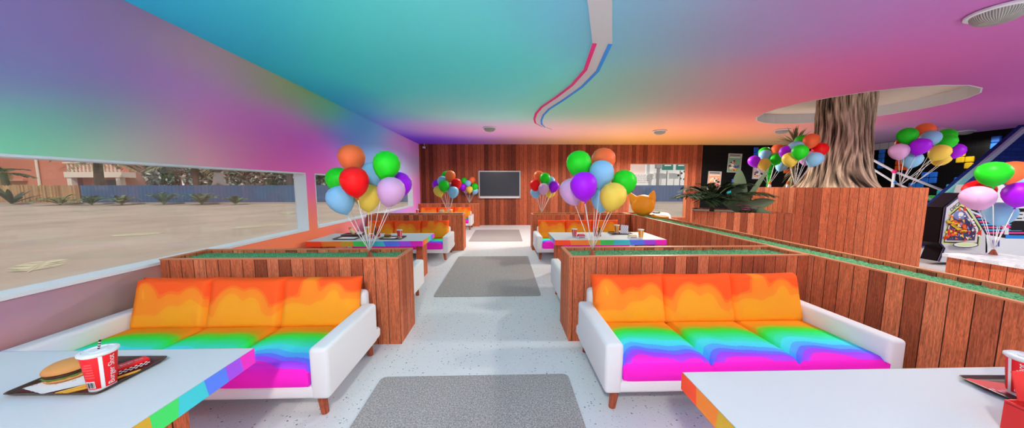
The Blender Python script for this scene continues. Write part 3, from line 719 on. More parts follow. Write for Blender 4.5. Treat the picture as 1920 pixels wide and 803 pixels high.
bm = bmesh.new(); tube(bm, [(0, 0, 0), (.02, 0, .6), (0, 0, 1.15)], .045, 8); finish(bm, 'stem', M_LEAFY, yu, 60)
bm = bmesh.new()
for k in range(70):
    a, e = rnd.uniform(0, 6.28), math.radians(rnd.uniform(-15, 88))
    strip_leaf(bm, (0, 0, 1.15), (math.cos(a) * math.cos(e), math.sin(a) * math.cos(e), math.sin(e)), (0, 0, 1), rnd.uniform(.38, .55), .028, .1, 4, 0)
finish(bm, 'leaf_rosette', M_LEAFY, yu)
bm = bmesh.new()
for k in range(30):
    a = rnd.uniform(0, 6.28); strip_leaf(bm, (0, 0, rnd.uniform(.2, .7)), (math.cos(a) * .5, math.sin(a) * .5, -.5), (0, 0, 1), rnd.uniform(.2, .35), .025, .2, 4, 0)
finish(bm, 'dry_leaf_skirt', mat('dry leaf', (176, 160, 122), .8), yu)
for i, (x, y) in enumerate(((6.7, 7.42), (7.05, 7.3))):
    r = thing('sauce_bottle', ('first' if i == 0 else 'second') + ' little white bottle with an orange cap on the tree planter, ' + ('beside the broad leaf' if i == 0 else 'next to the trunk'), 'bottle', (x, y, 1.6305))
    bm = bmesh.new(); lathe(bm, [(.035, 0), (.035, .07), (.02, .1)], 14); finish(bm, 'bottle_body', M_PAPER, r, 50)
    bm = bmesh.new(); lathe(bm, [(.022, .1), (.03, .13), (.012, .18)], 12); finish(bm, 'cap', mat('orange cap', (232, 132, 52)), r, 50)

# ------------------------------------------------------------------ orange cat shaped seat on the partition
bm = bmesh.new()
bmesh.ops.create_uvsphere(bm, u_segments=32, v_segments=20, radius=1, matrix=Matrix.Translation((0, 0, .27)) @ Matrix.Diagonal((.285, .2, .275, 1)))
box(bm, (-.24, -.15, .2), (.25, .15, .42), .09, 4)
for s, tx, tz in ((-1, -.33, .60), (1, .26, .66)):
    bx_ = -.19 if s < 0 else .17
    M = Matrix.Translation((bx_, 0, .36)); d = Vector((tx - bx_, .03, tz - .36))
    rot = Vector((0, 0, 1)).rotation_difference(d).to_matrix().to_4x4()
    lathe(bm, [(.135, 0), (.1, d.length * .45), (.045, d.length * .85), (.01, d.length)], 20, M @ rot @ Matrix.Diagonal((1, .7, 1, 1)))
o = finish(bm, 'cat_figure', mat('orange rubber', (238, 150, 26), .5), None, 179)
md = o.modifiers.new('Remesh', 'REMESH'); md.mode = 'VOXEL'; md.voxel_size = .014; md.use_smooth_shade = True
md = o.modifiers.new('Smooth', 'SMOOTH'); md.iterations = 8
o.location = (3.575, 7.62, .918); o.rotation_euler.z = -.3
tag(o, 'plump orange cat shaped figure seen from behind on the partition turf', 'cat figure')
bm = bmesh.new(); tube(bm, [(3.62, 7.15, .962), (3.6, 6.95, .962), (3.66, 6.75, .96), (3.7, 6.62, .98)], .045, 10, 0, .02)
tag(finish(bm, 'tail_piece', mat('orange rubber tail', (226, 138, 30), .5), None, 179), 'small orange tail shaped piece lying on the turf in front of the cat', 'tail')
r = thing('round_pot', 'white rounded planter pot behind the partition, below the window', 'plant pot', (4.5, 8.7, 0))
bm = bmesh.new(); lathe(bm, [(.3, 0), (.42, .3), (.44, .6), (.36, .85), (.3, .9), (.28, .84)], 28); finish(bm, 'pot_body', M_TRIM, r, 60)
bm = bmesh.new()
for k in range(24):
    a = rnd.uniform(0, 6.28); strip_leaf(bm, (0, 0, .8), (math.cos(a) * .5, math.sin(a) * .5, rnd.uniform(.5, 1)), (0, 0, 1), rnd.uniform(.25, .42), .06, .5, 6)
finish(bm, 'foliage', M_LEAFG, r)

# ------------------------------------------------------------------ food and tableware
def make_cup(name, col, h=.178, rb=.041, rt=.057, straw=True, letters='Burger Shot', pre=0):
    r = bpy.data.objects.new(name, None); C.objects.link(r); r.empty_display_size = .05
    bm = bmesh.new()
    z = [0, .012, .02, h * .94, h]
    rad = lambda q: rb + (rt - rb) * q / h
    lathe(bm, [(rb, 0), (rad(.012), .012), (rad(.0121), .0121), (rad(h * .94), h * .94), (rad(h), h)], 40, mis=[1, 1, 0, 1])
    finish(bm, 'cup_body', [col, M_PAPER], r, 40)
    bm = bmesh.new(); lathe(bm, [(rt + .001, h - .006), (rt + .006, h - .004), (rt + .006, h + .004), (rt, h + .008), (rt * .86, h + .009), (rt * .84, h + .004), (rt * .5, h + .005), (rt * .48, h + .008), (.001, h + .008)], 40)
    finish(bm, 'lid', M_LID, r, 30)
    if straw:
        bm = bmesh.new(); n = 9
        p0, p1 = Vector((0, 0, h)), Vector((.018, .008, h + .055))
        for k in range(n):
            lathe(bm, [(.0042, 0), (.0042, (p1 - p0).length / n)], 10, Matrix.Translation(p0 + (p1 - p0) * k / n) @ Vector((0, 0, 1)).rotation_difference(p1 - p0).to_matrix().to_4x4(), mi=k % 2)
        finish(bm, 'straw', [M_BLACK, mat('straw stripe', (206, 190, 196))], r, 40)
    def wrap(bm2, a0, zc, name, m, off=.0012):
        for v in bm2.verts:
            zz = zc + v.co.x; rr = rad(zz) + off; a = a0 - v.co.y / rr * -1
            # text runs upward; letter tops point to the left as seen from outside
            a = a0 - v.co.y / rr
            v.co = Vector((rr * math.cos(a), rr * math.sin(a), zz))
        return finish(bm2, name, m, r, recalc=False)
    if letters:
        b2 = text_geo(letters, .033, 2)
        for v in b2.verts: v.co.x *= .88
        wrap(b2, .62, h * .5, 'lettering', M_PAPER)
    b2 = bmesh.new(); bmesh.ops.create_grid(b2, x_segments=10, y_segments=6, size=.5)
    for v in b2.verts: v.co = Vector((v.co.x * h * .9, v.co.y * .012, 0))
    wrap(b2, 0, h * .49, 'stripe', M_PAPER)
    b2 = bmesh.new()
    def rect(x0, x1, y0, y1, mi):
        r2 = bmesh.ops.create_grid(b2, x_segments=1, y_segments=2, size=.5)
        for v in r2['verts']: v.co = Vector((x0 + (v.co.x + .5) * (x1 - x0), y0 + (v.co.y + .5) * (y1 - y0), 0)); 
        for f in {f for v in r2['verts'] for f in v.link_faces}: f.material_index = mi
    rect(-.072, -.036, -.016, .016, 0)
    for v in b2.verts: pass
    wrap(b2, -.85, h * .5, 'barcode_label', [M_PAPER])
    b2 = bmesh.new()
    for k in range(7): rect(-.068, -.04, -.0135 + k * .004, -.0135 + k * .004 + (.0025 if k % 3 else .0012), 0)
    wrap(b2, -.85, h * .5, 'barcode', M_BLACK, .002)
    b2 = bmesh.new()
    for k in range(6): rect(-.02 + k * .013, -.02 + k * .013 + .006, -.02, .018 - (k % 3) * .006, 0)
    wrap(b2, -.85, h * .5, 'small_print', mat('small print red', (240, 84, 84)), .0012)
    return r
def place(o, label, cat, loc, rz=0, group=None, s=1):
    o.location = loc; o.rotation_euler = (0, 0, rz); o.scale = (s, s, s); return tag(o, label, cat, group)
TT = .735
GC = 'red soft drink cups'
cup0 = place(make_cup('soft_drink_cup', M_RED), 'large red drink cup with white lid and striped straw on the lower left tray', 'cup', (-1.918, 1.4, TT + .008), -.60, GC, 1.0)
copy_tree(cup0, (2.372, 1.225, TT + .008), -3.5, 'red cup cut by the right edge of the photo, on the lower right tray')
c = copy_tree(cup0, (-1.9, 5.45, TT + .008), -.9, 'red cup with straw on the tray nearest the aisle, second window side table'); c.scale = (.85,) * 3
cup1 = place(make_cup('soft_drink_cup', M_RED, straw=False), 'red cup without a straw on the table with the amber cups', 'cup', (1.318, 5.53, TT), -2.2, GC, .85)
c = copy_tree(cup1, (-2.93, 10.2, TT), -1, 'red cup on the far table in front of the farthest sofa'); c.scale = (.9,) * 3
GA = 'amber paper cups'
cupa = place(make_cup('paper_cup', M_AMBER, straw=False, letters=None), 'amber cup beside the wrapped sandwich on the second window side table', 'cup', (-2.66, 5.82, TT), -1.2, GA, .9)
for loc, lb in (((2.285, 5.97, TT + .008), 'amber cup on the tray with the open carton, near the partition'), ((2.52, 5.4, TT), 'amber cup standing alone at the partition end of the table'), ((-1.78, 10.1, TT), 'amber cup on the far table in front of the farthest sofa')):
    c = copy_tree(cupa, loc, -1.9, lb); c.scale = (.88,) * 3
def make_tray(w=.43, d=.31):
    r = bpy.data.objects.new('serving_tray', None); C.objects.link(r); r.empty_display_size = .1
    bm = bmesh.new()
    def ringp(W, D, rr, z):
        o2 = []
        for cx, cy, a0 in ((W / 2 - rr, D / 2 - rr, 0), (-W / 2 + rr, D / 2 - rr, PI / 2), (-W / 2 + rr, -D / 2 + rr, PI), (W / 2 - rr, -D / 2 + rr, 1.5 * PI)):
            for k in range(5): o2.append(bm.verts.new((cx + rr * math.cos(a0 + k * PI / 8), cy + rr * math.sin(a0 + k * PI / 8), z)))
        return o2
    rs = [ringp(w - .04, d - .04, .02, .0), ringp(w, d, .03, .018), ringp(w - .01, d - .01, .026, .0185), ringp(w - .03, d - .03, .02, .005)]
    for a, b in zip(rs, rs[1:]):
        for k in range(20): bm.faces.new((a[k], a[(k + 1) % 20], b[(k + 1) % 20], b[k]))
    bm.faces.new(rs[0][::-1]); bm.faces.new(rs[-1])
    finish(bm, 'tray_body', M_TRAY, r, 40)
    m = mat('tray liner pattern', (96, 18, 26), .6); t = NT(m); q = t.sep(t.obj())
    ch = t.add('ShaderNodeTexChecker'); t.put(ch.inputs['Vector'], t.obj()); ch.inputs['Scale'].default_value = 70
    ch.inputs['Color1'].default_value = (*lin((98, 20, 28)), 1); ch.inputs['Color2'].default_value = (*lin((60, 16, 24)), 1); t.color(ch.outputs[0])
    boxo('tray_liner', (-w / 2 + .03, -d / 2 + .03, .0052), (w / 2 - .03, d / 2 - .03, .0062), m, r)
    return r
GT = 'brown serving trays'
tr0 = place(make_tray(), 'brown tray with burger, fries and red cup on the lower left table', 'tray', (-2.08, 1.49, TT + .0005), -.01, GT)
tr0l = copy_tree(tr0, (2.47, 1.2, TT + .0005), -.03, 'brown tray on the lower right table under the cropped red cup')
copy_tree(tr0, (-2.86, 5.505, TT + .0005), 0, 'brown tray lined with white paper, window end of the second window side table')
copy_tree(tr0, (-2.93, 5.9, TT + .0005), .06, 'brown tray with the wrapped sandwich at the back of the second window side table')
copy_tree(tr0, (-2.045, 5.51, TT + .0005), 0, 'brown tray with a small burger nearest the aisle, second window side table')
copy_tree(tr0, (2.33, 5.905, TT + .0005), -.03, 'brown tray with the open carton and amber cup, table by the partition')
copy_tree(tr0, (-2.1, 10.3, TT + .0005), 0, 'brown tray on the far table in front of the farthest sofa')
def make_burger():
    r = bpy.data.objects.new('burger', None); C.objects.link(r); r.empty_display_size = .05
    bm = bmesh.new(); lathe(bm, [(.05, 0), (.062, .006), (.063, .016), (.058, .02)], 28); finish(bm, 'bottom_bun', M_BUN, r, 60)
    bm = bmesh.new()
    n = 40; a = [bm.verts.new(((.066 + .005 * math.sin(k * 2.7)) * math.cos(2 * PI * k / n), (.066 + .005 * math.sin(k * 2.7)) * math.sin(2 * PI * k / n), .021 + .003 * math.sin(k * 1.9))) for k in range(n)]
    b = [bm.verts.new((v.co.x * .9, v.co.y * .9, .027)) for v in a]
    for k in range(n): bm.faces.new((a[k], a[(k + 1) % n], b[(k + 1) % n], b[k]))
    bm.faces.new(a[::-1]); bm.faces.new(b); finish(bm, 'lettuce', M_LETT, r, 60)
    bm = bmesh.new(); lathe(bm, [(.058, .026), (.064, .03), (.064, .039), (.058, .043)], 28); finish(bm, 'patty', M_PATTY, r, 60)
    bm = bmesh.new(); lathe(bm, [(.058, .042), (.067, .047), (.067, .055), (.06, .068), (.045, .079), (.022, .085), (.001, .087)], 28)
    finish(bm, 'top_bun', M_BUN, r, 60)
    return r
bg = place(make_burger(), 'burger in a browned bun on white paper, lower left tray', 'burger', (-2.195, 1.487, TT + .0085), .3, 'burgers', 1.15)
bg.scale.z = .95
c = copy_tree(bg, (-2.15, 5.54, TT + .0085), 0, 'small dark burger on the tray nearest the aisle'); c.scale = (.95,) * 3
# wrapping paper under the burger
bm = bmesh.new(); n = 10
P0 = [(-2.285, 1.395), (-2.13, 1.352), (-1.99, 1.44), (-2.15, 1.6)]
gr_ = [[bm.verts.new((*((Vector(P0[0]) * (1 - i / n) + Vector(P0[1]) * (i / n)) * (1 - j / n) + (Vector(P0[3]) * (1 - i / n) + Vector(P0[2]) * (i / n)) * (j / n)), TT + .0078 + .003 * (math.sin(i * 1.3) ** 2 * (i in (0, n) or j in (0, n))))) for j in range(n + 1)] for i in range(n + 1)]
for i in range(n):
    for j in range(n): bm.faces.new((gr_[i][j], gr_[i + 1][j], gr_[i + 1][j + 1], gr_[i][j + 1]))
m = mat('printed wrap', (232, 230, 232), .8); t = NT(m)
vo = t.add('ShaderNodeTexVoronoi', distance='MANHATTAN'); vo.inputs['Scale'].default_value = 22; t.put(vo.inputs['Vector'], t.pos())
ed = t.math('LESS_THAN', t.math('ABSOLUTE', t.math('SUBTRACT', vo.outputs['Distance'], .2)), .04)
t.color(t.mix(ed, (234, 232, 234), (222, 150, 156)))
tag(finish(bm, 'wrapping_paper', m, None, 60), 'white printed wrapping paper under the burger', 'paper')
def make_fries():
    r = bpy.data.objects.new('fries_carton', None); C.objects.link(r); r.empty_display_size = .05
    bm = bmesh.new(); box(bm, (-.055, -.03, 0), (.055, .03, .034), .003, 1); finish(bm, 'carton', M_RED, r)
    for sx in (-1, 1):
        bm = bmesh.new()
        for i in range(12):
            for j in range(3):
                x0, z0 = -.052 + i * .0087, .004 + j * .0055
                f = bm.faces.new([bm.verts.new(v) for v in ((x0, sx * .0304, z0), (x0 + .0087, sx * .0304, z0), (x0 + .0087, sx * .0304, z0 + .0055), (x0, sx * .0304, z0 + .0055))]); f.material_index = (i + j) % 2
        finish(bm, 'checker_band', [M_PAPER, M_BLACK], r, recalc=False)
    text_obj('lettering', 'Burger Shot', .02, Matrix.Translation((0, 0, .0345)), M_PAPER, r, .8)
    for k in range(9):
        bm = bmesh.new(); y = -.022 + (k % 5) * .011; z = .009 + (k // 5) * .012
        box(bm, (-.055 - rnd.uniform(.012, .03), y - .004, z - .004), (-.04, y + .004, z + .004)); finish(bm, 'fry', M_FRY, r)
    return r
place(make_fries(), 'red fries carton lying on its side behind the red cup', 'fries carton', (-1.955, 1.545, TT + .0085), 1.15, None)
GF = 'loose french fries'
for i, (x, y, a, L, lb) in enumerate(((-1.905, 1.49, 1.0, .075, 'loose fry lying beside the fries carton'), (-2.03, 1.378, .75, .09, 'longer loose fry between the cup and the wrapping paper'), (-2.0, 1.372, .6, .075, 'shorter loose fry touching the base of the red cup'))):
    bm = bmesh.new(); box(bm, (-L / 2, -.0045, 0), (L / 2, .0045, .009), .001, 1); o = finish(bm, 'french_fry', M_FRY)
    o.location = (x, y, TT + .0075); o.rotation_euler.z = a; tag(o, lb, 'fry', GF)
# lower right: red carton and leaflet
r = thing('takeaway_carton', 'open red takeaway carton at the lower right corner of the photo', 'carton', (2.09, .955, TT + .0005), 0)
bm = bmesh.new()
for lo, hi in (((-.11, -.105, 0), (.11, .105, .004)), ((-.11, -.105, .004), (-.106, .105, .12)), ((.106, -.105, .004), (.11, .105, .12)), ((-.106, -.105, .004), (.106, -.101, .12)), ((-.106, .101, .004), (.106, .105, .12))): box(bm, lo, hi)
finish(bm, 'carton_base', mat('carton red', (206, 44, 44), .5), r)
bm = bmesh.new(); box(bm, (-.1, -.002, 0), (.1, .002, .11), M=Matrix.Translation((.03, .095, .12)) @ Matrix.Rotation(math.radians(-14), 4, 'X')); finish(bm, 'lid_flap', mat('carton red flap', (216, 50, 48), .5), r)
boxo('fold_line', (-.112, -.1, .108), (-.1105, .1, .112), mat('fold dark red', (150, 28, 32)), r)  # darker red line where the carton folds
bm = bmesh.new(); box(bm, (-.15, -.05, 0), (.12, .05, .001), M=Matrix.Translation((2.42, 1.255, TT + .0075)) @ Matrix.Rotation(-.35, 4, 'Z'))
o = tag(finish(bm, 'leaflet', mat('leaflet red', (206, 30, 48), .6)), 'red and white printed leaflet on the lower right tray', 'leaflet')
bm = bmesh.new()
for k in range(14):
    x = -.14 + k * .018; box(bm, (x, -.044 + .006 * (k % 2), .0011), (x + .012, -.03 + .006 * (k % 2), .0015), M=Matrix.Translation((2.42, 1.255, TT + .0075)) @ Matrix.Rotation(-.35, 4, 'Z'))
finish(bm, 'print_row', mat('leaflet print', (214, 150, 190)), o)
# boxes on the tables
def sandwich_box(label, loc, rz, m, w=.16, d=.1):
    r = thing('sandwich_box', label, 'food box', loc, rz, 'sandwich boxes')
    bm = bmesh.new()
    prism(bm, [(-w / 2, 0), (w / 2, 0), (w / 2 - .012, .032), (-w / 2 + .012, .032)], d, Matrix.Translation((0, d / 2, 0)) @ Matrix.Rotation(PI / 2, 4, 'X')); finish(bm, 'box_base', M_PAPER, r)
    bm = bmesh.new()
    prism(bm, [(-w / 2 + .008, .033), (w / 2 - .008, .033), (w / 2 - .03, .068), (-w / 2 + .03, .068)], d - .008, Matrix.Translation((0, d / 2 - .004, 0)) @ Matrix.Rotation(PI / 2, 4, 'X')); finish(bm, 'box_lid', m, r)
    boxo('printed_band', (-w / 2 + .025, -d / 2 - .0015, .008), (w / 2 - .025, -d / 2 - .0005, .024), mat('band grey', (120, 130, 150)), r)
sandwich_box('pink lidded sandwich box beside the red cup, table by the partition', (1.425, 5.44, TT + .0005), 0, mat('pink lid', (226, 84, 116)))
sandwich_box('beige lidded sandwich box beside the lone amber cup', (2.365, 5.4, TT + .0005), 0, mat('beige lid', (222, 212, 178)))
r = thing('open_carton', 'open white checked paper carton on the tray by the partition', 'carton', (2.42, 5.9, TT + .0085), -.1)
m = mat('checked print', (220, 222, 232), .8); t = NT(m); ch = t.add('ShaderNodeTexChecker'); ch.inputs['Scale'].default_value = 45; t.put(ch.inputs['Vector'], t.obj())
ch.inputs['Color1'].default_value = (*lin((232, 234, 240)), 1); ch.inputs['Color2'].default_value = (*lin((168, 174, 196)), 1); t.color(ch.outputs[0])
bm = bmesh.new(); box(bm, (-.1, -.07, 0), (.08, .05, .03), .004, 1); finish(bm, 'carton_base', m, r)
bm = bmesh.new(); box(bm, (-.075, -.002, 0), (.075, .002, .13), M=Matrix.Translation((.01, .05, .028)) @ Matrix.Rotation(math.radians(-12), 4, 'X') @ Matrix.Rotation(.08, 4, 'Y')); finish(bm, 'lid_flap', m, r)
def bottle(label, loc, col, h, cap):
    r = thing('squeeze_bottle', label, 'bottle', loc, 0, 'squeeze bottles on the tables')
    bm = bmesh.new(); lathe(bm, [(.029, 0), (.031, .006), (.031, h * .62), (.022, h * .72), (.012, h * .76)], 18); finish(bm, 'bottle_body', col, r, 50)
    bm = bmesh.new(); lathe(bm, [(.017, h * .76), (.015, h * .82), (.006, h), (.004, h)], 14); finish(bm, 'nozzle', cap, r, 50)
M_KET = mat('ketchup red', (186, 28, 34), .35); M_MUS = mat('brown sauce', (122, 84, 50), .35); M_DG = mat('dark green bottle', (70, 66, 46), .35)
bottle('red ketchup bottle in the middle of the table by the partition', (1.743, 5.62, TT), M_KET, .21, M_KET)
bottle('brown sauce bottle beside the ketchup, table by the partition', (1.82, 5.61, TT), M_MUS, .17, M_DG)
bottle('red ketchup bottle on the second window side table', (-2.39, 5.7, TT), M_KET, .2, M_KET)
bottle('brown sauce bottle behind the ketchup on the second window side table', (-2.46, 5.75, TT), M_MUS, .18, M_DG)
r = thing('napkin_basket', 'white wire basket of red packets in the middle of the second window side table', 'basket', (-2.455, 5.47, TT + .003))
bm = bmesh.new()
for z in (.003, .03, .055): tube(bm, [(.1 * math.cos(a), .06 * math.sin(a), z) for a in [k * PI / 12 for k in range(25)]], .0025, 5)
for k in range(16):
    a = k * PI / 8; tube(bm, [(.1 * math.cos(a), .06 * math.sin(a), .002), (.1 * math.cos(a), .06 * math.sin(a), .056)], .0022, 5)
finish(bm, 'wire_basket', M_PAPER, r)
for k in range(6):
    bm = bmesh.new(); box(bm, (-.04, -.004, 0), (.04, .004, .06), M=Matrix.Translation(((k % 2 - .5) * .06, -.025 + k * .009, .008)) @ Matrix.Rotation(.12 * (k - 2), 4, 'Y')); finish(bm, 'packet', M_RED if k % 2 else M_PAPER, r)
r = thing('wrapped_sandwich', 'wrapped sandwich standing tilted in paper on the back tray', 'sandwich', (-2.98, 5.9, TT + .0085), 0)
bm = bmesh.new(); lathe(bm, [(.02, 0), (.035, .05), (.033, .11), (.02, .13)], 14, Matrix.Translation((.04, 0, 0)) @ Matrix.Rotation(-.55, 4, 'Y')); finish(bm, 'paper_wrap', mat('cream wrap', (222, 198, 150)), r, 50)
bm = bmesh.new(); bmesh.ops.create_icosphere(bm, subdivisions=3, radius=.028, matrix=Matrix.Translation((-.035, 0, .12))); finish(bm, 'bread', M_BUN, r, 179)
bm = bmesh.new()
bmesh.ops.create_icosphere(bm, subdivisions=3, radius=.06)
for v in bm.verts: v.co *= rnd.uniform(.75, 1.1); v.co.z = max(v.co.z * .6, -.025)
o = finish(bm, 'crumpled_paper', M_PAPER); o.location = (-2.84, 5.9, TT + .033); tag(o, 'crumpled white paper on the back tray beside the wrapped sandwich', 'paper')
for loc, sz, lb in (((-2.86, 5.505), (.3, .19), 'white paper liner on the empty tray by the window'), ((-2.1, 5.5), (.22, .18), 'white paper under the small burger')):
    bm = bmesh.new(); box(bm, (loc[0] - sz[0] / 2, loc[1] - sz[1] / 2, TT + .0069), (loc[0] + sz[0] / 2, loc[1] + sz[1] / 2, TT + .0078)); tag(finish(bm, 'paper_liner', M_PAPER), lb, 'paper')
r = thing('takeaway_bag', 'crumpled beige takeaway bag on the far table', 'bag', (-2.12, 10.32, TT + .0085))
bm = bmesh.new(); box(bm, (-.1, -.05, 0), (.06, .05, .12), .02, 2); finish(bm, 'bag_body', mat('kraft', (206, 180, 142)), r, 60)
boxo('fold', (-.08, -.035, .118), (.04, .035, .15), mat('kraft fold', (190, 160, 122)), r, .008)

# ------------------------------------------------------------------ ceiling: ribbon, domes
LP = [(-.6, .2), (.3, 1.8), (.786, 2.947), (1.059, 3.724), (1.169, 4.534), (1.127, 5.202), (.98, 5.9), (.791, 6.629), (.735, 7.2), (.75, 7.8), (.83, 8.3), (1.1, 8.85), (1.463, 9.325)]
RP = [(-.35, .2), (.55, 1.8), (1.013, 2.941), (1.303, 3.739), (1.417, 4.593), (1.365, 5.326), (1.22, 6.05), (1.029, 6.839), (.98, 7.4), (1.0, 7.95), (1.07, 8.5), (1.22, 8.95), (1.47, 9.33)]
rb = thing('ceiling_ribbon', 'white curving ribbon on the ceiling edged in pink and blue', 'ceiling ribbon', (0, 0, 0))
def ribbon(name, A, B, zt, zb2, m):
    bm = bmesh.new(); q = []
    for a, b in zip(A, B): q.append([bm.verts.new((*a, zt)), bm.verts.new((*b, zt)), bm.verts.new((*b, zb2)), bm.verts.new((*a, zb2))])
    for s, e in zip(q, q[1:]):
        for k in range(4): bm.faces.new((s[k], s[(k + 1) % 4], e[(k + 1) % 4], e[k]))
    bm.faces.new(q[0]); bm.faces.new(q[-1][::-1]); finish(bm, name, m, rb)
ribbon('ribbon_band', LP, RP, HC - .001, HC - .03, M_TRIM)
lerp = lambda a, b, f: (a[0] + (b[0] - a[0]) * f, a[1] + (b[1] - a[1]) * f)
ribbon('pink_edge', LP[3:12], [lerp(a, b, .22) for a, b in zip(LP[3:12], RP[3:12])], HC - .0305, HC - .036, M_PINK)
ribbon('blue_edge', [lerp(a, b, .79) for a, b in zip(LP[3:12], RP[3:12])], RP[3:12], HC - .0305, HC - .036, M_BLUE)
M_DOME = mat('ribbed glass', (150, 152, 150), .3); t = NT(M_DOME); q = t.sep(t.obj())
rib = t.math('SINE', t.math('MULTIPLY', t.math('ARCTAN2', q[1], q[0]), 60))
t.color(t.mix(t.math('MULTIPLY', t.math('ADD', rib, 1), .5), (108, 112, 112), (196, 198, 196))); t.bump(rib, .5, .01)
def dome(x, y, label, e, cone=168):
    r = thing('ceiling_light', label, 'ceiling light', (x, y, HC), 0, 'round ceiling lights')
    bm = bmesh.new(); lathe(bm, [(.19, -.0005), (.205, -.012), (.205, -.03), (.188, -.04), (.165, -.034)], 36); finish(bm, 'mount_ring', M_TRIM, r, 40)
    bm = bmesh.new(); lathe(bm, [(.17, -.035), (.165, -.06), (.145, -.09), (.11, -.112), (.06, -.125), (.001, -.128)], 60); finish(bm, 'glass_bowl', M_DOME, r, 60)
    L = bpy.data.lights.new('lamp', 'SPOT'); L.spot_size = math.radians(cone); L.spot_blend = .25; L.shadow_soft_size = .15; L.energy = e * 4.1; L.color = (1, .96, .82)
    lo = bpy.data.objects.new('lamp', L); C.objects.link(lo); lo.location = (x, y, HC - .14)
    return r
EL = 230
dome(-.42, 9.13, 'round ceiling light above the aisle before the wall screen', 62)
dome(4.9, 9.5, 'round ceiling light over the window in the plank wall', 215)
dome(8.59, 9.23, 'round ceiling light beside the far end of the tree opening', 85)
dome(14.5, 9.25, 'round ceiling light over the black tiled side wall', 18)
dome(4.87, 2.99, 'large near ceiling light at the upper right corner of the photo', 78)
for x_, y_, e_, c_ in ((-.42, -2.9, 900, 98), (-.42, -1.2, 90, 168), (4.87, -2.6, 260, 110), (10.2, 2.99, 75, 168), (10.2, -2.6, 110, 110), (14.3, 2.99, 70, 168)): dome(x_, y_, 'added ceiling light for fill, unseen behind or beside the viewer', e_, c_)  # unseen lamps added to bounce extra light onto the ceiling

# ------------------------------------------------------------------ screen, camera
r = thing('wall_screen', 'blank dark television screen on the plank wall at the aisle end', 'television', (-.185, YB - .005, 1.735))
w, h = .885, .56
bm = bmesh.new()
for lo, hi in (((-w, -.09, -h - .02), (-w + .05, 0, h + .02)), ((w - .05, -.09, -h - .02), (w, 0, h + .02)), ((-w + .05, -.09, h - .03), (w - .05, 0, h + .02)), ((-w + .05, -.1, -h - .02), (w - .05, 0, -h + .08))): box(bm, lo, hi, .008, 1)
finish(bm, 'frame', M_SILVER, r, 30)
boxo('screen', (-w + .05, -.06, -h + .08), (w - .05, -.01, h - .03), M_SCREEN, r)
boxo('lower_strip', (-w + .07, -.104, -h - .01), (w - .07, -.1002, -h + .05), mat('pale silver', (206, 210, 216), .3, .2), r)
r = thing('security_camera', 'small pale security camera in the corner above the booths', 'camera', (-3.28, YB - .12, HC))
bm = bmesh.new(); lathe(bm, [(.035, -.02), (.035, 0)], 14); tube(bm, [(0, 0, -.01), (0, 0, -.13)], .012, 8); finish(bm, 'ceiling_mount', M_SILVER, r, 40)
bm = bmesh.new(); box(bm, (-.05, -.04, -.19), (.06, .04, -.12), .01, 2, M=Matrix.Rotation(.1, 4, 'Y')); finish(bm, 'housing', M_TRIM, r, 40)
bm = bmesh.new(); lathe(bm, [(.028, 0), (.03, .05)], 14, Matrix.Translation((.06, 0, -.165)) @ Matrix.Rotation(PI / 2, 4, 'Y')); finish(bm, 'lens', M_BLACK, r, 40)

# ------------------------------------------------------------------ arcade area: wall reliefs, posters
B_ = .205
def relief(label, col, cells, o0, right, name='wall_relief'):
    r = thing(name, label, 'wall decoration', o0, 0, 'coloured block reliefs on the black tiles')
    m = mat('relief paint ' + str(col), col, .35)
    rg = Vector(right); nrm = rg.cross(Vector((0, 0, 1)))
    for cx, cz in cells:
        bm = bmesh.new()
        M = facing(rg * (cx * B_) + Vector((0, 0, cz * B_)) - nrm * 0, rg, (0, 0, 1))
        box(bm, (-B_ * .47, -B_ * .47, 0), (B_ * .47, B_ * .47, .07), .022, 1, M=M); finish(bm, 'block', m, r)
    return r
yw = YB - .003; xw_ = XR - .003
def pb(u, v): p = at(u, v, y=yw); return p
def ps(u, v): p = at(u, v, x=xw_); return p
X = (1, 0, 0); Yd = (0, -1, 0)
relief('short blue upright block stack beside the pale balloons', (34, 92, 214), [(0, 0), (0, -1), (0, -2)], pb(1416.5, 281), X)
relief('tall green upright block stack below the balloons', (40, 206, 50), [(0, 0), (0, -1), (0, -2), (0, -3), (0, 1)], pb(1441.5, 322), X)
relief('single small blue block behind the palm fronds', (30, 84, 196), [(0, 0), (0, -1), (1, -1)], pb(1375, 340), X)
relief('turquoise blocks low behind the palm fronds', (40, 190, 200), [(0, 0), (-1, 0), (0, -1)], pb(1366, 353), X)
relief('orange blocks low on the black wall beside the trunk', (232, 92, 30), [(0, 0), (1, 0)], pb(1472, 321), X)
relief('blue column of blocks right of the tree trunk', (44, 120, 226), [(0, 0), (0, -1), (0, -2), (0, -3)], ps(1656, 282.5), Yd)
relief('orange blocks under the right balloons', (236, 92, 32), [(0, 0), (0, -1), (1, -1)], ps(1687, 305), Yd)
relief('blue block square behind the balloon strings', (40, 116, 232), [(0, 0), (1, 0), (0, -1), (1, -1)], ps(1737, 328), Yd)
relief('yellow blocks beside the outermost purple balloon', (222, 186, 34), [(0, 0), (1, 0), (1, -1), (0, 1)], ps(1802.5, 300), Yd)
relief('upper blue column of blocks near the diagonal bar', (36, 112, 222), [(0, 0), (0, -1), (0, -2)], ps(1870.5, 261), Yd)
relief('turquoise step of blocks above the arcade cabinet', (52, 200, 202), [(0, 0), (1, 0), (0, -1), (-1, -1)], ps(1784, 351), Yd)
relief('lower blue block above the turquoise step', (40, 116, 226), [(0, 0), (0, -1)], ps(1799, 338), Yd)
relief('green blocks low behind the arcade cabinet', (54, 206, 54), [(0, 0), (-1, 0)], ps(1765, 372), Yd)
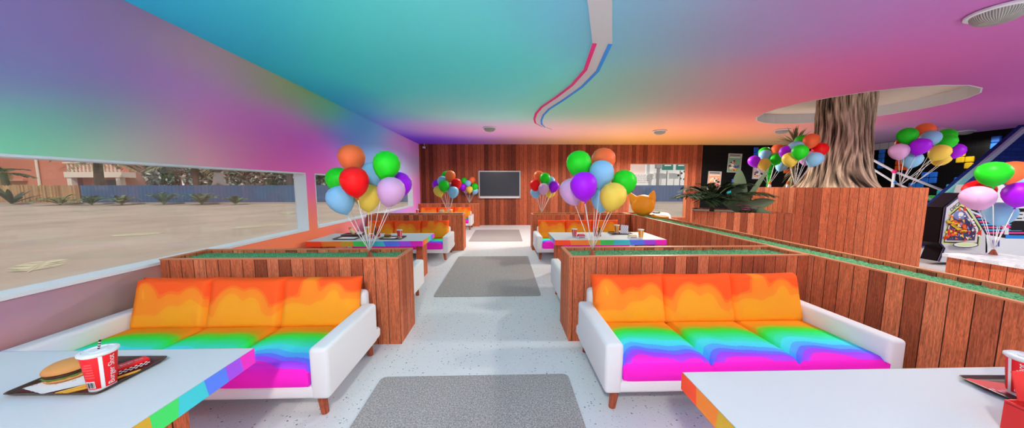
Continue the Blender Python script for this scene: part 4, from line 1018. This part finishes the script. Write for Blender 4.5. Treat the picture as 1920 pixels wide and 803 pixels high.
relief('small blue blocks low behind the balloon weights', (44, 124, 226), [(0, 0), (1, 0)], ps(1712, 348), Yd)
def poster(label, u, v, wd, ht, tone, tilt, seed):
    p = pb(u, v); r = thing('poster', label, 'poster', p, 0, 'picture posters on the black wall')
    M0 = facing((0, -.002, 0), (math.cos(tilt), 0, math.sin(tilt)), (-math.sin(tilt), 0, math.cos(tilt)))
    bm = bmesh.new(); box(bm, (-wd / 2, -ht / 2, 0), (wd / 2, ht / 2, .012), M=M0); finish(bm, 'poster_sheet', mat('poster border', (176, 178, 178), .6), r)
    bm = bmesh.new(); q = random.Random(seed)
    box(bm, (-wd / 2 + .03, -ht / 2 + .03, .0121), (wd / 2 - .03, ht / 2 - .12, .013), mi=0, M=M0)
    box(bm, (-wd / 2 + .06, ht / 2 - .18, .0131), (wd / 2 - .06, ht / 2 - .15, .0136), mi=1, M=M0)
    box(bm, (-wd / 2 + .05, ht / 2 - .085, .0121), (wd / 2 - .08, ht / 2 - .05, .0136), mi=2, M=M0)
    for k in range(26):
        cx, cy = q.uniform(-wd / 2 + .1, wd / 2 - .1), q.uniform(-ht / 2 + .08, ht / 2 - .28); n = q.randint(4, 6)
        rr = q.uniform(.03, .085); a0 = q.uniform(0, 6)
        px = max(-wd / 2 + .035, -9)
        prism(bm, [(min(max(cx + rr * math.cos(a0 + 2 * PI * j / n), -wd / 2 + .035), wd / 2 - .035), cy + rr * q.uniform(.5, 1) * math.sin(a0 + 2 * PI * j / n)) for j in range(n)], .0004, M0 @ Matrix.Translation((0, 0, .0132 + k * .0001)), 1 + k % 6)
    finish(bm, 'picture', [mat('poster ground', tone)] + [mat('ink', c) for c in ((226, 228, 224), (40, 46, 60), (206, 44, 52), (226, 146, 60), (70, 84, 150), (222, 200, 190))], r)
poster('green toned poster, highest of the three', 1377, 306, .6, .8, (112, 160, 138), -.03, 3)
poster('orange striped poster, lowest, half behind the palm', 1339, 339, .58, .8, (220, 160, 130), -.03, 5)
poster('pale poster with a red shape under the purple balloon', 1422, 323, .52, .6, (206, 196, 214), -.03, 8)

# handrail, diagonal brick wing
r = thing('handrail', 'white two bar stair handrail behind the tree planter', 'handrail')
rl = [at(1560, 262, y=10.2), at(1633, 298, y=9.4), at(1677, 322, y=9), at(1795, 368, y=8.6)]
bm = bmesh.new(); tube(bm, rl, .035, 8); finish(bm, 'top_rail', M_TRIM, r, 60)
bm = bmesh.new(); tube(bm, [at(1560, 276, y=10.2), at(1633, 315, y=9.4), at(1676, 342, y=9), at(1790, 392, y=8.6)], .03, 8); finish(bm, 'lower_rail', M_TRIM, r, 60)
pt = at(1677, 322, y=9); bm = bmesh.new(); tube(bm, [pt, (pt.x, pt.y, .0)], .035, 8); finish(bm, 'post', M_TRIM, r, 60)
p2 = at(1795, 368, y=8.6); bm = bmesh.new(); tube(bm, [p2, (p2.x, p2.y, 0)], .035, 8); finish(bm, 'post', M_TRIM, r, 60)
p3 = at(1560, 262, y=10.2); bm = bmesh.new(); tube(bm, [p3, (p3.x, p3.y, 0)], .035, 8); finish(bm, 'post', M_TRIM, r, 60)
bm = bmesh.new(); bmesh.ops.create_uvsphere(bm, u_segments=12, v_segments=8, radius=.06, matrix=Matrix.Translation(pt)); finish(bm, 'pink_joint', M_PINK, r, 179)
bm = bmesh.new(); bmesh.ops.create_uvsphere(bm, u_segments=12, v_segments=8, radius=.055, matrix=Matrix.Translation(at(1676, 342, y=9))); finish(bm, 'blue_joint', M_BLUE, r, 179)
r = thing('brick_wing', 'blue brick stair side with a pale diagonal coping', 'stair side')
yq = 8.0
A, Bq = at(1926, 238, y=yq), at(1742, 394, y=yq)
s_ = (A.z - Bq.z) / (A.x - Bq.x)
bm = bmesh.new(); poly = [(Bq.x - Bq.z / s_ + .02, 0), (15.2, 0), (15.2, 3.38), (A.x + (3.38 - A.z) / s_, 3.38)]
prism(bm, poly, .2, facing((0, yq + .2, 0), (1, 0, 0), (0, 0, 1)) @ Matrix.Translation((0, 0, 0))); finish(bm, 'brick_panel', M_BRICK, r)
m = mat('coping paint', (160, 178, 204), .5); t = NT(m); q = t.sep(t.pos())
t.color(t.ramp(t.math('DIVIDE', q[2], 3.4), [(.25, (96, 206, 196)), (.5, (122, 196, 200)), (.75, (166, 182, 210)), (1, (176, 182, 212))]))
bm = bmesh.new(); d = Vector((1, 0, s_)).normalized(); nn = Vector((-d.z, 0, d.x))
p0 = Vector((Bq.x - Bq.z / s_, yq - .06, 0)) ; p1 = Vector((A.x + (3.22 - A.z) / s_, yq - .06, 3.22))
prism(bm, [(0, -.02), ((p1 - p0).length, -.02), ((p1 - p0).length, .10), (0, .10)], .06, facing(p0 + Vector((0, .06, 0)), d, nn)); finish(bm, 'coping', m, r)
# tall white strip light high on the side wall
r = thing('wall_strip_light', 'pale ribbed strip along the top of the black side wall', 'wall strip', (XR - .003, 11.4, 3.28))
boxo('strip_body', (-.08, -1.2, -.13), (0, 1.2, .12), mat('strip grey', (190, 192, 196)), r)
for k in range(9): boxo('strip_rib', (-.085, -1.15 + k * .28, -.12), (-.0802, -1.135 + k * .28, .11), M_GREYM, r)

# arcade cabinets
ya = 6.02
def pa(u, v, y=ya): return at(u, v, y=y)
r = thing('arcade_cabinet', 'arcade cabinet with a black back and painted white side', 'arcade machine')
out = [(1756.5, 499), (1767, 474), (1759.5, 465), (1769, 398), (1803, 371), (1813, 372), (1814, 391), (1843, 438), (1847, 470), (1847, 506)]
P3 = [pa(u, v) for u, v in out]
zmin = min(p.z for p in P3); P2 = [(p.x, max(0, p.z - zmin)) for p in P3]
bm = bmesh.new(); prism(bm, P2, .02, facing((0, ya, 0), (1, 0, 0), (0, 0, 1))); finish(bm, 'side_panel', mat('cabinet white', (196, 198, 206), .5), r)
bm = bmesh.new(); prism(bm, P2, .25, facing((0, ya + .271, 0), (1, 0, 0), (0, 0, 1))); finish(bm, 'cabinet_body', mat('cabinet black', (20, 19, 28), .4), r)
bm = bmesh.new()
for a, b in zip(P2[:5], P2[1:5]): tube(bm, [(a[0], ya - .02, a[1]), (b[0], ya - .02, b[1])], .014, 6)
finish(bm, 'edge_trim', mat('navy trim', (44, 40, 92)), r)
def art(polys, y, name, mats, parent):
    bm = bmesh.new()
    for k, (pl, mi) in enumerate(polys):
        q = [pa(u, v, y) for u, v in pl]
        prism(bm, [(p.x, p.z - zmin) for p in q], .0004, facing((0, y - k * .0006, 0), (1, 0, 0), (0, 0, 1)), mi)
    return finish(bm, name, mats, parent)
AM = [mat('art ' + n, c, .5) for n, c in (('line', (40, 42, 62)), ('cream', (214, 202, 196)), ('lime', (196, 214, 120)), ('violet', (70, 66, 112)), ('steel', (118, 130, 190)), ('scarlet', (196, 42, 34)), ('flame', (226, 108, 40)), ('gold', (222, 186, 52)), ('pale green', (206, 222, 170)), ('white', (222, 224, 226)))]
def ell(cx, cy, a, b, n=18, t0=0): return [(cx + a * math.cos(2 * PI * k / n + t0), cy + b * math.sin(2 * PI * k / n + t0)) for k in range(n)][::-1]
Q = random.Random(4)
scr = [([(1766, 465), (1766, 456), (1768, 456), (1780, 408), (1800, 392), (1812, 398), (1838, 436), (1835, 470), (1768, 466)][::-1], 2), ([(1768, 464), (1769, 457), (1781, 411), (1800, 395), (1811, 401), (1836, 437), (1833, 467)][::-1], 0), ([(1770, 462), (1782, 413), (1800, 398), (1810, 404), (1833, 438), (1830, 464)][::-1], 1), ([(1773, 460), (1784, 416), (1800, 402), (1808, 407), (1829, 440), (1826, 460)][::-1], 3)]
scr += [(ell(1797, 413, 11, 8.5), 4), (ell(1800, 411, 5, 4), 9), ([(1795, 405), (1797, 394), (1800, 404)][::-1], 6), ([(1804, 404), (1809, 390), (1809, 405)][::-1], 5), ([(1786, 415), (1776, 411), (1785, 420)][::-1], 6)]
for k in range(14): scr.append((ell(1788 + 20 * math.sin(k * .33), 425 + k * 2.3, 6 - .15 * k, 3.2, 7, k), 5 if k % 2 else 6))
for k in range(8): scr.append((ell(1775 + k * 2.6, 424 + 2 * k, 4, 2.6, 6, k), 7))
for k in range(10): scr.append((ell(1772 + k * 4, 444 + 1.5 * math.sin(k * 2), 3.5, 2.2, 6, k), 5 if k % 2 else 7))
for k in range(60):
    fx_, fy_ = Q.uniform(1774, 1826), Q.uniform(418, 458); a_0 = Q.uniform(0, 6); rr_ = Q.uniform(1.5, 3.8)
    if fx_ < 1774 + (430 - fy_) * .4 or fx_ > 1812 + (fy_ - 412) * .6: continue
    scr.append(([(fx_ + rr_ * math.cos(a_0 - j * 2.1) * (1.6 if j == 0 else .8), fy_ + rr_ * math.sin(a_0 - j * 2.1) * (1.6 if j == 0 else .8)) for j in range(3)], Q.choice((5, 6, 7, 5, 6, 4, 0, 9))))
for k in range(12): scr.append((ell(1775 + k * 2.2 + (k % 3), 421 + k * 2.1 + 3 * math.sin(k), 2.2, 1.5, 5, k), 7))
for k in range(10): scr.append((ell(1791 + Q.uniform(-6, 12), 413 + Q.uniform(-5, 6), 2.2, 1.2, 6, k), Q.choice((3, 4, 9))))
for k in range(7): scr.append((ell(1812 + k * 2, 420 + k * 5, 2.6, 2, 5, k), 9))
scr += [([(1818, 446), (1828, 438), (1828, 450)][::-1], 5), (ell(1799, 467, 24, 5.5), 0), (ell(1799, 466.5, 22, 4.6), 9), (ell(1800, 466, 18, 3.4), 8)]
art(scr, ya - .022, 'side_art', AM, r)
p = pa(1793, 392, ya); d_ = (pa(1801, 384.5, ya) - pa(1786, 396.5, ya)).normalized()
text_obj('lettering', 'DEGENA', .105, facing(p + Vector((0, -.026, -zmin)), d_, Vector((-d_.z, 0, d_.x))), M_BLACK, r, 1.0)
# second machine
r = thing('arcade_machine', 'white arcade machine with pink and blue stripes at the right edge', 'arcade machine')
yb2 = 6.0
def pe(u, v): q_ = at(u, v, y=yb2); return (q_.x, q_.z)
zl = at(1850, 505, y=yb2).z
bm = bmesh.new(); x0 = pe(1864, 447)[0]
o_ = [(pe(1852, 470)[0], 0), (12.6, 0), (12.6, 1.72), (pe(1830, 372)[0], 1.72), (pe(1819, 391)[0], pe(1819, 391)[1]), (pe(1848, 438)[0], pe(1848, 438)[1])]
prism(bm, o_, .3, facing((0, yb2 + .3, 0), (1, 0, 0), (0, 0, 1))); finish(bm, 'machine_body', mat('machine white', (214, 220, 230), .5), r)
MM = [mat('machine ' + n, c, .5) for n, c in (('black', (18, 18, 26)), ('pink', (222, 56, 140)), ('blue', (64, 162, 222)), ('grey', (206, 212, 222)), ('strong blue', (36, 130, 220)), ('yellow', (226, 206, 70)))]
def art2(polys, name):
    bm = bmesh.new()
    for k, (pl, mi) in enumerate(polys):
        prism(bm, [pe(u, v) for u, v in pl][::-1], .0004, facing((0, yb2 - .001 - k * .0006, 0), (1, 0, 0), (0, 0, 1)), mi)
    finish(bm, name, MM, r)
sp = [([(1819, 391), (2000, 391), (2000, 447), (1880, 446), (1848, 440)], 0)]
for k in range(8):
    v0 = 399 + k * 5.2; xx = 1823 + (v0 - 395) * .62
    sp.append(([(xx, v0), (1884 + 6 * k, v0), (1878 + 6 * k, v0 + 3), (xx + 1.6, v0 + 3)], 1 if k % 2 else 2))
sp += [([(1819, 394), (1884, 424), (1884, 427), (1819, 397.5)], 3), ([(1840, 397), (1866, 414), (1872, 404), (1852, 396)], 1), ([(1886, 400), (1891, 396), (1890, 440), (1882, 440)], 3), ([(1893, 398), (2000, 396), (2000, 414), (1890, 414)], 3), ([(1880, 422), (1889, 421), (1894, 424), (1888, 428)], 1), ([(1884, 447), (2000, 449), (2000, 443), (1884, 441)], 4), ([(1896, 415.5), (2000, 415.5), (2000, 432), (1894, 432)], 0)]
art2(sp, 'striped_art')
q0 = at(1915, 403.5, y=yb2)
text_obj('lettering', 'ES', .27, facing((q0.x + .02, yb2 - .012, q0.z), (1, 0, 0), (.12, 0, 1)), M_BLACK, r, 1.5)
bm = bmesh.new()
for k in range(3): tube(bm, [(at(1860 + k * 5, 448, y=yb2).x, yb2 - .02, at(1860, 450, y=yb2).z), (at(1858 + k * 5, 462, y=yb2).x, yb2 - .03, at(1860, 462, y=yb2).z)], .012, 6)
finish(bm, 'joystick', mat('stick blue', (90, 96, 160)), r)
# counter in front
r = thing('counter', 'white topped plank counter at the right edge', 'counter', (0, 0, 0))
cx0, cy1 = 5.94, 3.84
boxo('plank_front', (cx0 + .03, 1.2, 0), (cx0 + .75, cy1 - .03, .745), M_PLANK, r)
m = mat('marble', (224, 230, 238), .25); t = NT(m); t.color(t.ramp(t.noise(t.pos(), 3.5, 6, .7), [(.42, (226, 232, 240)), (.5, (196, 204, 214)), (.56, (228, 234, 242))]))
boxo('countertop', (cx0, 1.17, .745), (cx0 + .8, cy1, .787), m, r)

# ------------------------------------------------------------------ outside
M_GROUND = mat('street', (186, 168, 152), .95, spec=.05); t = NT(M_GROUND)
t.color(t.ramp(t.noise(t.pos(), .35, 4, .6), [(.3, (152, 138, 126)), (.7, (176, 161, 147))]))
g_ = boxo('ground', (-95, -25, -.35), (60, 75, -.13), M_GROUND); struct(g_, 'tan street outside')
struct(boxo('kerb', (-80, 30.4, -.13), (40, 30.9, .02), mat('kerb stone', (160, 146, 136))), 'kerb along the street')
r = thing('timber_fence', 'sunlit timber fence with scalloped top across the street', 'fence', (0, 31.2, 0))
m = planks('fence wood', .16, [(134, 98, 70), (172, 134, 98), (188, 150, 110), (156, 118, 86)])
bm = bmesh.new(); x = -62.0
while x < -42.5:
    h = 1.72 + rnd.uniform(-.04, .05); prism(bm, [(x, -.13), (x + .3, -.13), (x + .3, h - .08), (x + .15, h + .04), (x, h - .08)], .04, facing((0, .04, 0), (1, 0, 0), (0, 0, 1))); x += .32
finish(bm, 'boards', m, r)
r = thing('shade_blue_fence', 'long ribbed fence across the street, its blue partly painted shade', 'fence', (0, 31.2, 0))
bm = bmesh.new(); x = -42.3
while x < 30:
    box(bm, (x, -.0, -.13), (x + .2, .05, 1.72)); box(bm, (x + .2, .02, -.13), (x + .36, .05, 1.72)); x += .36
m = mat('fence shade blue', (56, 86, 126), .7); finish(bm, 'boards', m, r)  # blue partly stands for the shade lying over the timber fence
def building(label, x0, x1, y, h, wallc, wins, extra=None):
    r = thing('street_building', label, 'building', (0, y, 0))
    boxo('wall', (x0, 0, -.13), (x1, 6, h), mat('facade', wallc, .9), r)
    for a, b, c, d in wins:
        w_ = boxo('window', (a, -.05, c), (b, -.001, d), mat('dark window', (60, 64, 76), .3), r)
        boxo('window_sill', (a - .1, -.2, c - .15), (b + .1, -.051, c - .02), M_CREAM, w_)
    return r
r = building('terracotta house beyond the timber fence', -66, -52.2, 38, 9, (196, 122, 100), [(-65.5, -61.5, 2.6, 6.5)])
boxo('ledge', (-66, -.4, 2.25), (-57.5, -.001, 2.5), mat('ledge terracotta', (206, 138, 114)), r)
bm = bmesh.new(); tube(bm, [(-56, -.15, 0), (-56, -.15, 9)], .12, 8); finish(bm, 'drain_pipe', M_CREAM, r, 60)
r = building('cream balcony house beyond the shade-blue fence', -51.8, -46.2, 38.5, 9, (198, 132, 112), [(-49.4, -47.6, .2, 2.4)])
boxo('balcony_slab', (-52, -1.4, 2.65), (-45.4, -.001, 3.3), M_CREAM, r)
for k in range(14): 
    bm = bmesh.new(); lathe(bm, [(.07, 0), (.13, .2), (.07, .45), (.1, .8), (.08, 1.0)], 8, Matrix.Translation((-51.6 + k * .45, -1.25, 3.3))); finish(bm, 'baluster', M_CREAM, r, 60)
boxo('balcony_rail', (-52, -1.4, 4.3), (-45.4, -1.1, 4.45), M_CREAM, r)
for x in (-51.6, -46): boxo('balcony_post', (x - .25, -1.3, -.13), (x + .25, -.8, 2.65), M_CREAM, r)
# palms and trees
def palm(x, y, h, nf, label, fl=3.2, col=M_LEAFG, tr=.3):
    r = thing('palm_tree', label, 'palm tree', (x, y, -.13), rnd.uniform(0, 6), 'palm trees across the street')
    bm = bmesh.new(); tube(bm, [(0, 0, 0), (.1, 0, h * .5), (0, 0, h)], tr, 10, 0, tr * .75); finish(bm, 'trunk', M_TRUNK, r, 60)
    for k in range(nf):
        a, e = 2 * PI * k / nf + rnd.uniform(-.2, .2), math.radians(rnd.uniform(0, 50))
        bm = bmesh.new(); frond(bm, (0, 0, h), (math.cos(a) * math.cos(e), math.sin(a) * math.cos(e), math.sin(e)), fl, rnd.uniform(.4, .6), fl * .32, 22, 0, .1); finish(bm, 'frond', col, r)
palm(-43.4, 33.6, 4.5, 13, 'palm with a dark trunk beside the balcony house', 3.1, M_LEAFY, .42)
palm(-34.5, 34.6, 4.3, 15, 'palm with long drooping fronds beyond the shade-blue fence', 3.9, M_LEAFY)
palm(-52.3, 33, 3.1, 11, 'short palm with broad hanging fronds before the terracotta house', 2.0, M_LEAFG)
palm(-24.3, 35, 5.2, 11, 'palm with a pale trunk seen at the end of the near window', 3.6, M_LEAFG, .35)
def tree(x, y, h, w, label, m):
    r = thing('leafy_tree', label, 'tree', (x, y, -.13), 0, 'trees across the street')
    bm = bmesh.new(); tube(bm, [(0, 0, 0), (.1, .05, h * .6)], .2, 8, 0, .1); finish(bm, 'trunk', M_TRUNK, r, 60)
    bm = bmesh.new(); n = 1500
    for k in range(n):
        a, f, rr = rnd.uniform(0, 6.28), rnd.random(), rnd.random() ** .4
        z = h * .22 + h * .8 * f; ww = w * math.sin(PI * (.12 + .8 * f)) ** .6 * rr
        c_ = Vector((ww * math.cos(a), ww * math.sin(a) * .7, z)); s = rnd.uniform(.16, .36)
        u_ = Vector((rnd.uniform(-1, 1), rnd.uniform(-1, 1), rnd.uniform(-1, 1))).normalized(); v_ = u_.orthogonal().normalized()
        bm.faces.new([bm.verts.new(c_ + q) for q in (u_ * s, v_ * s * .5, -u_ * s, -v_ * s * .5)])
    for f_ in bm.faces: f_.material_index = rnd.choice((0, 0, 0, 1, 1, 2))
    finish(bm, 'crown', [m, M_HEDGE3, M_HEDGE4], r)
for i, (x, y, h, w, k, lb) in enumerate(((-39.5, 36, 5.6, 2.6, 0, 'dark leafy tree between the two palms'), (-36.6, 37, 6.2, 2.4, 0, 'tall dark tree behind the drooping palm'), (-30, 36, 5.2, 2.4, 0, 'dark tree right of the drooping palm'), (-27.5, 34.5, 5.0, 1.9, 1, 'reddish mottled tree beyond the shade-blue fence'), (-23, 38, 6, 3, 0, 'broad dark tree behind the pale palm trunk'), (-19.5, 36, 5.4, 2.6, 0, 'dark tree seen through the far window'), (-15.8, 35, 5.2, 2.2, 1, 'reddish tree seen through the far window'), (-12, 37, 5.6, 2.8, 0, 'last dark tree seen through the far window'), (-42.6, 37.5, 5.5, 2.0, 0, 'dark tree behind the palm by the balcony'), (-59.5, 35.4, 6.0, 1.5, 0, 'dark tree before the terracotta house'), (-33.2, 39, 6, 2.6, 1, 'reddish tree behind the drooping palm'), (-38, 38.6, 6, 2.2, 0, 'dark tree just right of the dark palm trunk'), (-25.2, 38.6, 6, 2.3, 0, 'dark tree left of the pale palm trunk'), (-29, 39.4, 6.2, 2.2, 0, 'tall dark tree behind the reddish mottled tree'), (-17.6, 38.8, 6, 2.3, 0, 'dark tree behind the far window, beside a reddish one'))):
    if 'palm by the balcony' in lb: continue
    q_ = 1 if 'terracotta' in lb else (y + 5) / y
    tree(x * q_, y * q_, h * 1.08, w * .8, lb, (M_HEDGE, M_HEDGE2)[k])
r = building('long pale shed behind the trees', -46, -8, 48, 4.4, (150, 156, 160), [(-31.5, -28.5, 1.9, 3.4), (-24, -20, 2, 3.4)])
boxo('roof_edge', (-46.5, -.6, 4.4), (-7.5, 6.3, 4.8), mat('shed roof', (90, 92, 100)), r)
def agave(x, y, s, label, m, n=12):
    r = thing('agave', label, 'plant', (x, y, -.13), 0, 'bushes along the fence')
    bm = bmesh.new()
    for k in range(n):
        a, e = 2 * PI * k / n + rnd.uniform(-.2, .2), math.radians(rnd.uniform(18, 70))
        strip_leaf(bm, (0, 0, .1), (math.cos(a) * math.cos(e), math.sin(a) * math.cos(e), math.sin(e)), (0, 0, 1), s * rnd.uniform(.8, 1.1), s * .16, .1, 8, 0, .3)
    finish(bm, 'leaf_rosette', m, r)
agave(-46.6, 29.6, 2.2, 'dark spiky agave before the timber fence', M_HEDGE, 9)
M_FERN = mat('fern green', (104, 132, 92), .7)
def fernbush(x, y, s, label, m):
    r = thing('fern', label, 'plant', (x, y, -.13), rnd.uniform(0, 6), 'bushes along the fence')
    bm = bmesh.new()
    for k in range(9):
        a, e = 2 * PI * k / 9 + rnd.uniform(-.3, .3), math.radians(rnd.uniform(40, 80))
        frond(bm, (0, 0, 0), (math.cos(a) * math.cos(e), math.sin(a) * math.cos(e), math.sin(e)), s * 2.0, .5, s * .7, 14, 0, .1)
    finish(bm, 'foliage', m, r)
for i, (x, s, lb) in enumerate(((-41.6, 1.3, 'fern bush at the start of the shade-blue fence'), (-38.6, 1.1, 'small fern bush under the first palm'), (-35.8, 1.1, 'fern bush left of the drooping palm'), (-32.2, 1.4, 'wide fern bush below the drooping palm'), (-28.6, 1.4, 'wide fern bush under the reddish tree'), (-25.4, 1.0, 'small fern bush beside the pale palm'))):
    fernbush(x, 29.2 - .1 * (i % 3), s * .8, lb, M_FERN)
M_REFLECT = mat('reflected frond', (196, 190, 160), .9)  # pale frond shapes added to imitate palm reflections in the window glass
for u, v, ang, ln, lb in ((70, 500, 2.4, 1.5, 'pale reflected palm frond laid on the street, nearest the window sill'), (110, 555, 1.9, 1.2, 'pale reflected palm frond close below the window'), (250, 440, .4, 1.5, 'pale reflected frond in the middle of the street'), (170, 395, 2.9, 2.2, 'pale reflected frond lying near the kerb'), (480, 425, .9, 2.2, 'pale reflected palm frond near the window corner'), (540, 400, 2.2, 2.4, 'pale reflected palm frond farthest toward the window post')):
    p_ = at(u, v, z=-.125); o = thing('reflected_frond', lb, 'palm frond', (p_.x, p_.y, -.125), ang, 'reflected palm fronds laid on the street')
    bm = bmesh.new(); frond(bm, (-ln / 2, 0, .02), (1, 0, .03), ln, .03, ln * .36, 20, 0, .05)
    for vv in bm.verts: vv.co.z = max(.004, vv.co.z * .25)
    finish(bm, 'leaflets', M_REFLECT, o)
# seen through the window in the plank wall
r = building('white street building with faint writing lines, seen through the plank wall window', 11.5, 24, 34, 3.05, (236, 234, 230), [])
boxo('pink_upper_wall', (11.5, .3, 3.05), (16.2, 6, 6), mat('pink render', (226, 196, 186)), r)
boxo('white_upper_wall', (16.2, .3, 3.05), (24, 6, 6), mat('pale render', (232, 230, 226)), r)
bm = bmesh.new()
for k in range(5):
    x = 13.3 + .25 * k
    while x < 17 - .1 * k:
        l = rnd.uniform(.12, .4); box(bm, (x, -.02, 2.85 - k * .2), (x + l, -.001, 2.91 - k * .2)); x += l + rnd.uniform(.06, .16)
finish(bm, 'faint_writing', mat('faint ink', (196, 178, 172)), r)
bm = bmesh.new()
for u, v in ((1272, 329), (1276, 335), (1278, 325), (1283, 336), (1283.5, 322)):
    p_ = at(u, v, y=33.98); lathe(bm, [(.12, 0), (.12, .02)], 12, Matrix.Translation((p_.x, -.001, p_.z)) @ Matrix.Rotation(PI / 2, 4, 'X'))
finish(bm, 'round_vent', M_BLACK, r)
p_ = at(1233, 340, y=33); o = thing('street_pole', 'grey pole behind the shade-blue fence, seen through the plank wall window', 'pole', (p_.x, 33, -.13))
bm = bmesh.new(); tube(bm, [(0, 0, 0), (.05, 0, 6)], .17, 10); finish(bm, 'shaft', M_GREYM, o, 60)
bm = bmesh.new(); box(bm, (-.3, -.2, 3.7), (.3, .2, 4.2), .03, 1); finish(bm, 'junction_box', M_GREYM, o)
for u, w_, lb in ((1252, .62, 'green street board with a white line, beside the pole'), (1277, .55, 'green street board at the edge of the plank wall window')):
    p_ = at(u, 313, y=33.2); o = thing('street_board', lb, 'sign', (p_.x, 33.2, p_.z), 0, 'green street boards')
    boxo('board', (-w_, 0, -.35), (w_, .06, .6), mat('board green', (40, 118, 108)), o)
    boxo('white_line', (-w_ * .6, -.012, .1), (w_ * .6, -.001, .2), M_PAPER, o)
    bm = bmesh.new(); tube(bm, [(0, .1, -.4), (0, .1, -p_.z - .13)], .06, 8); finish(bm, 'post', M_GREYM, o, 60)

# ------------------------------------------------------------------ light
wd = bpy.data.worlds.new('sky'); sc.world = wd; wd.use_nodes = True
bg_ = wd.node_tree.nodes['Background']; bg_.inputs[0].default_value = (.94, .97, 1, 1); bg_.inputs[1].default_value = .58
S = bpy.data.lights.new('sun', 'SUN'); S.energy = 1.5; S.angle = .01; S.color = (1, .95, .86)
so = bpy.data.objects.new('sun', S); C.objects.link(so)
so.rotation_euler = Vector((-.25, .62, -.74)).to_track_quat('-Z', 'Y').to_euler()
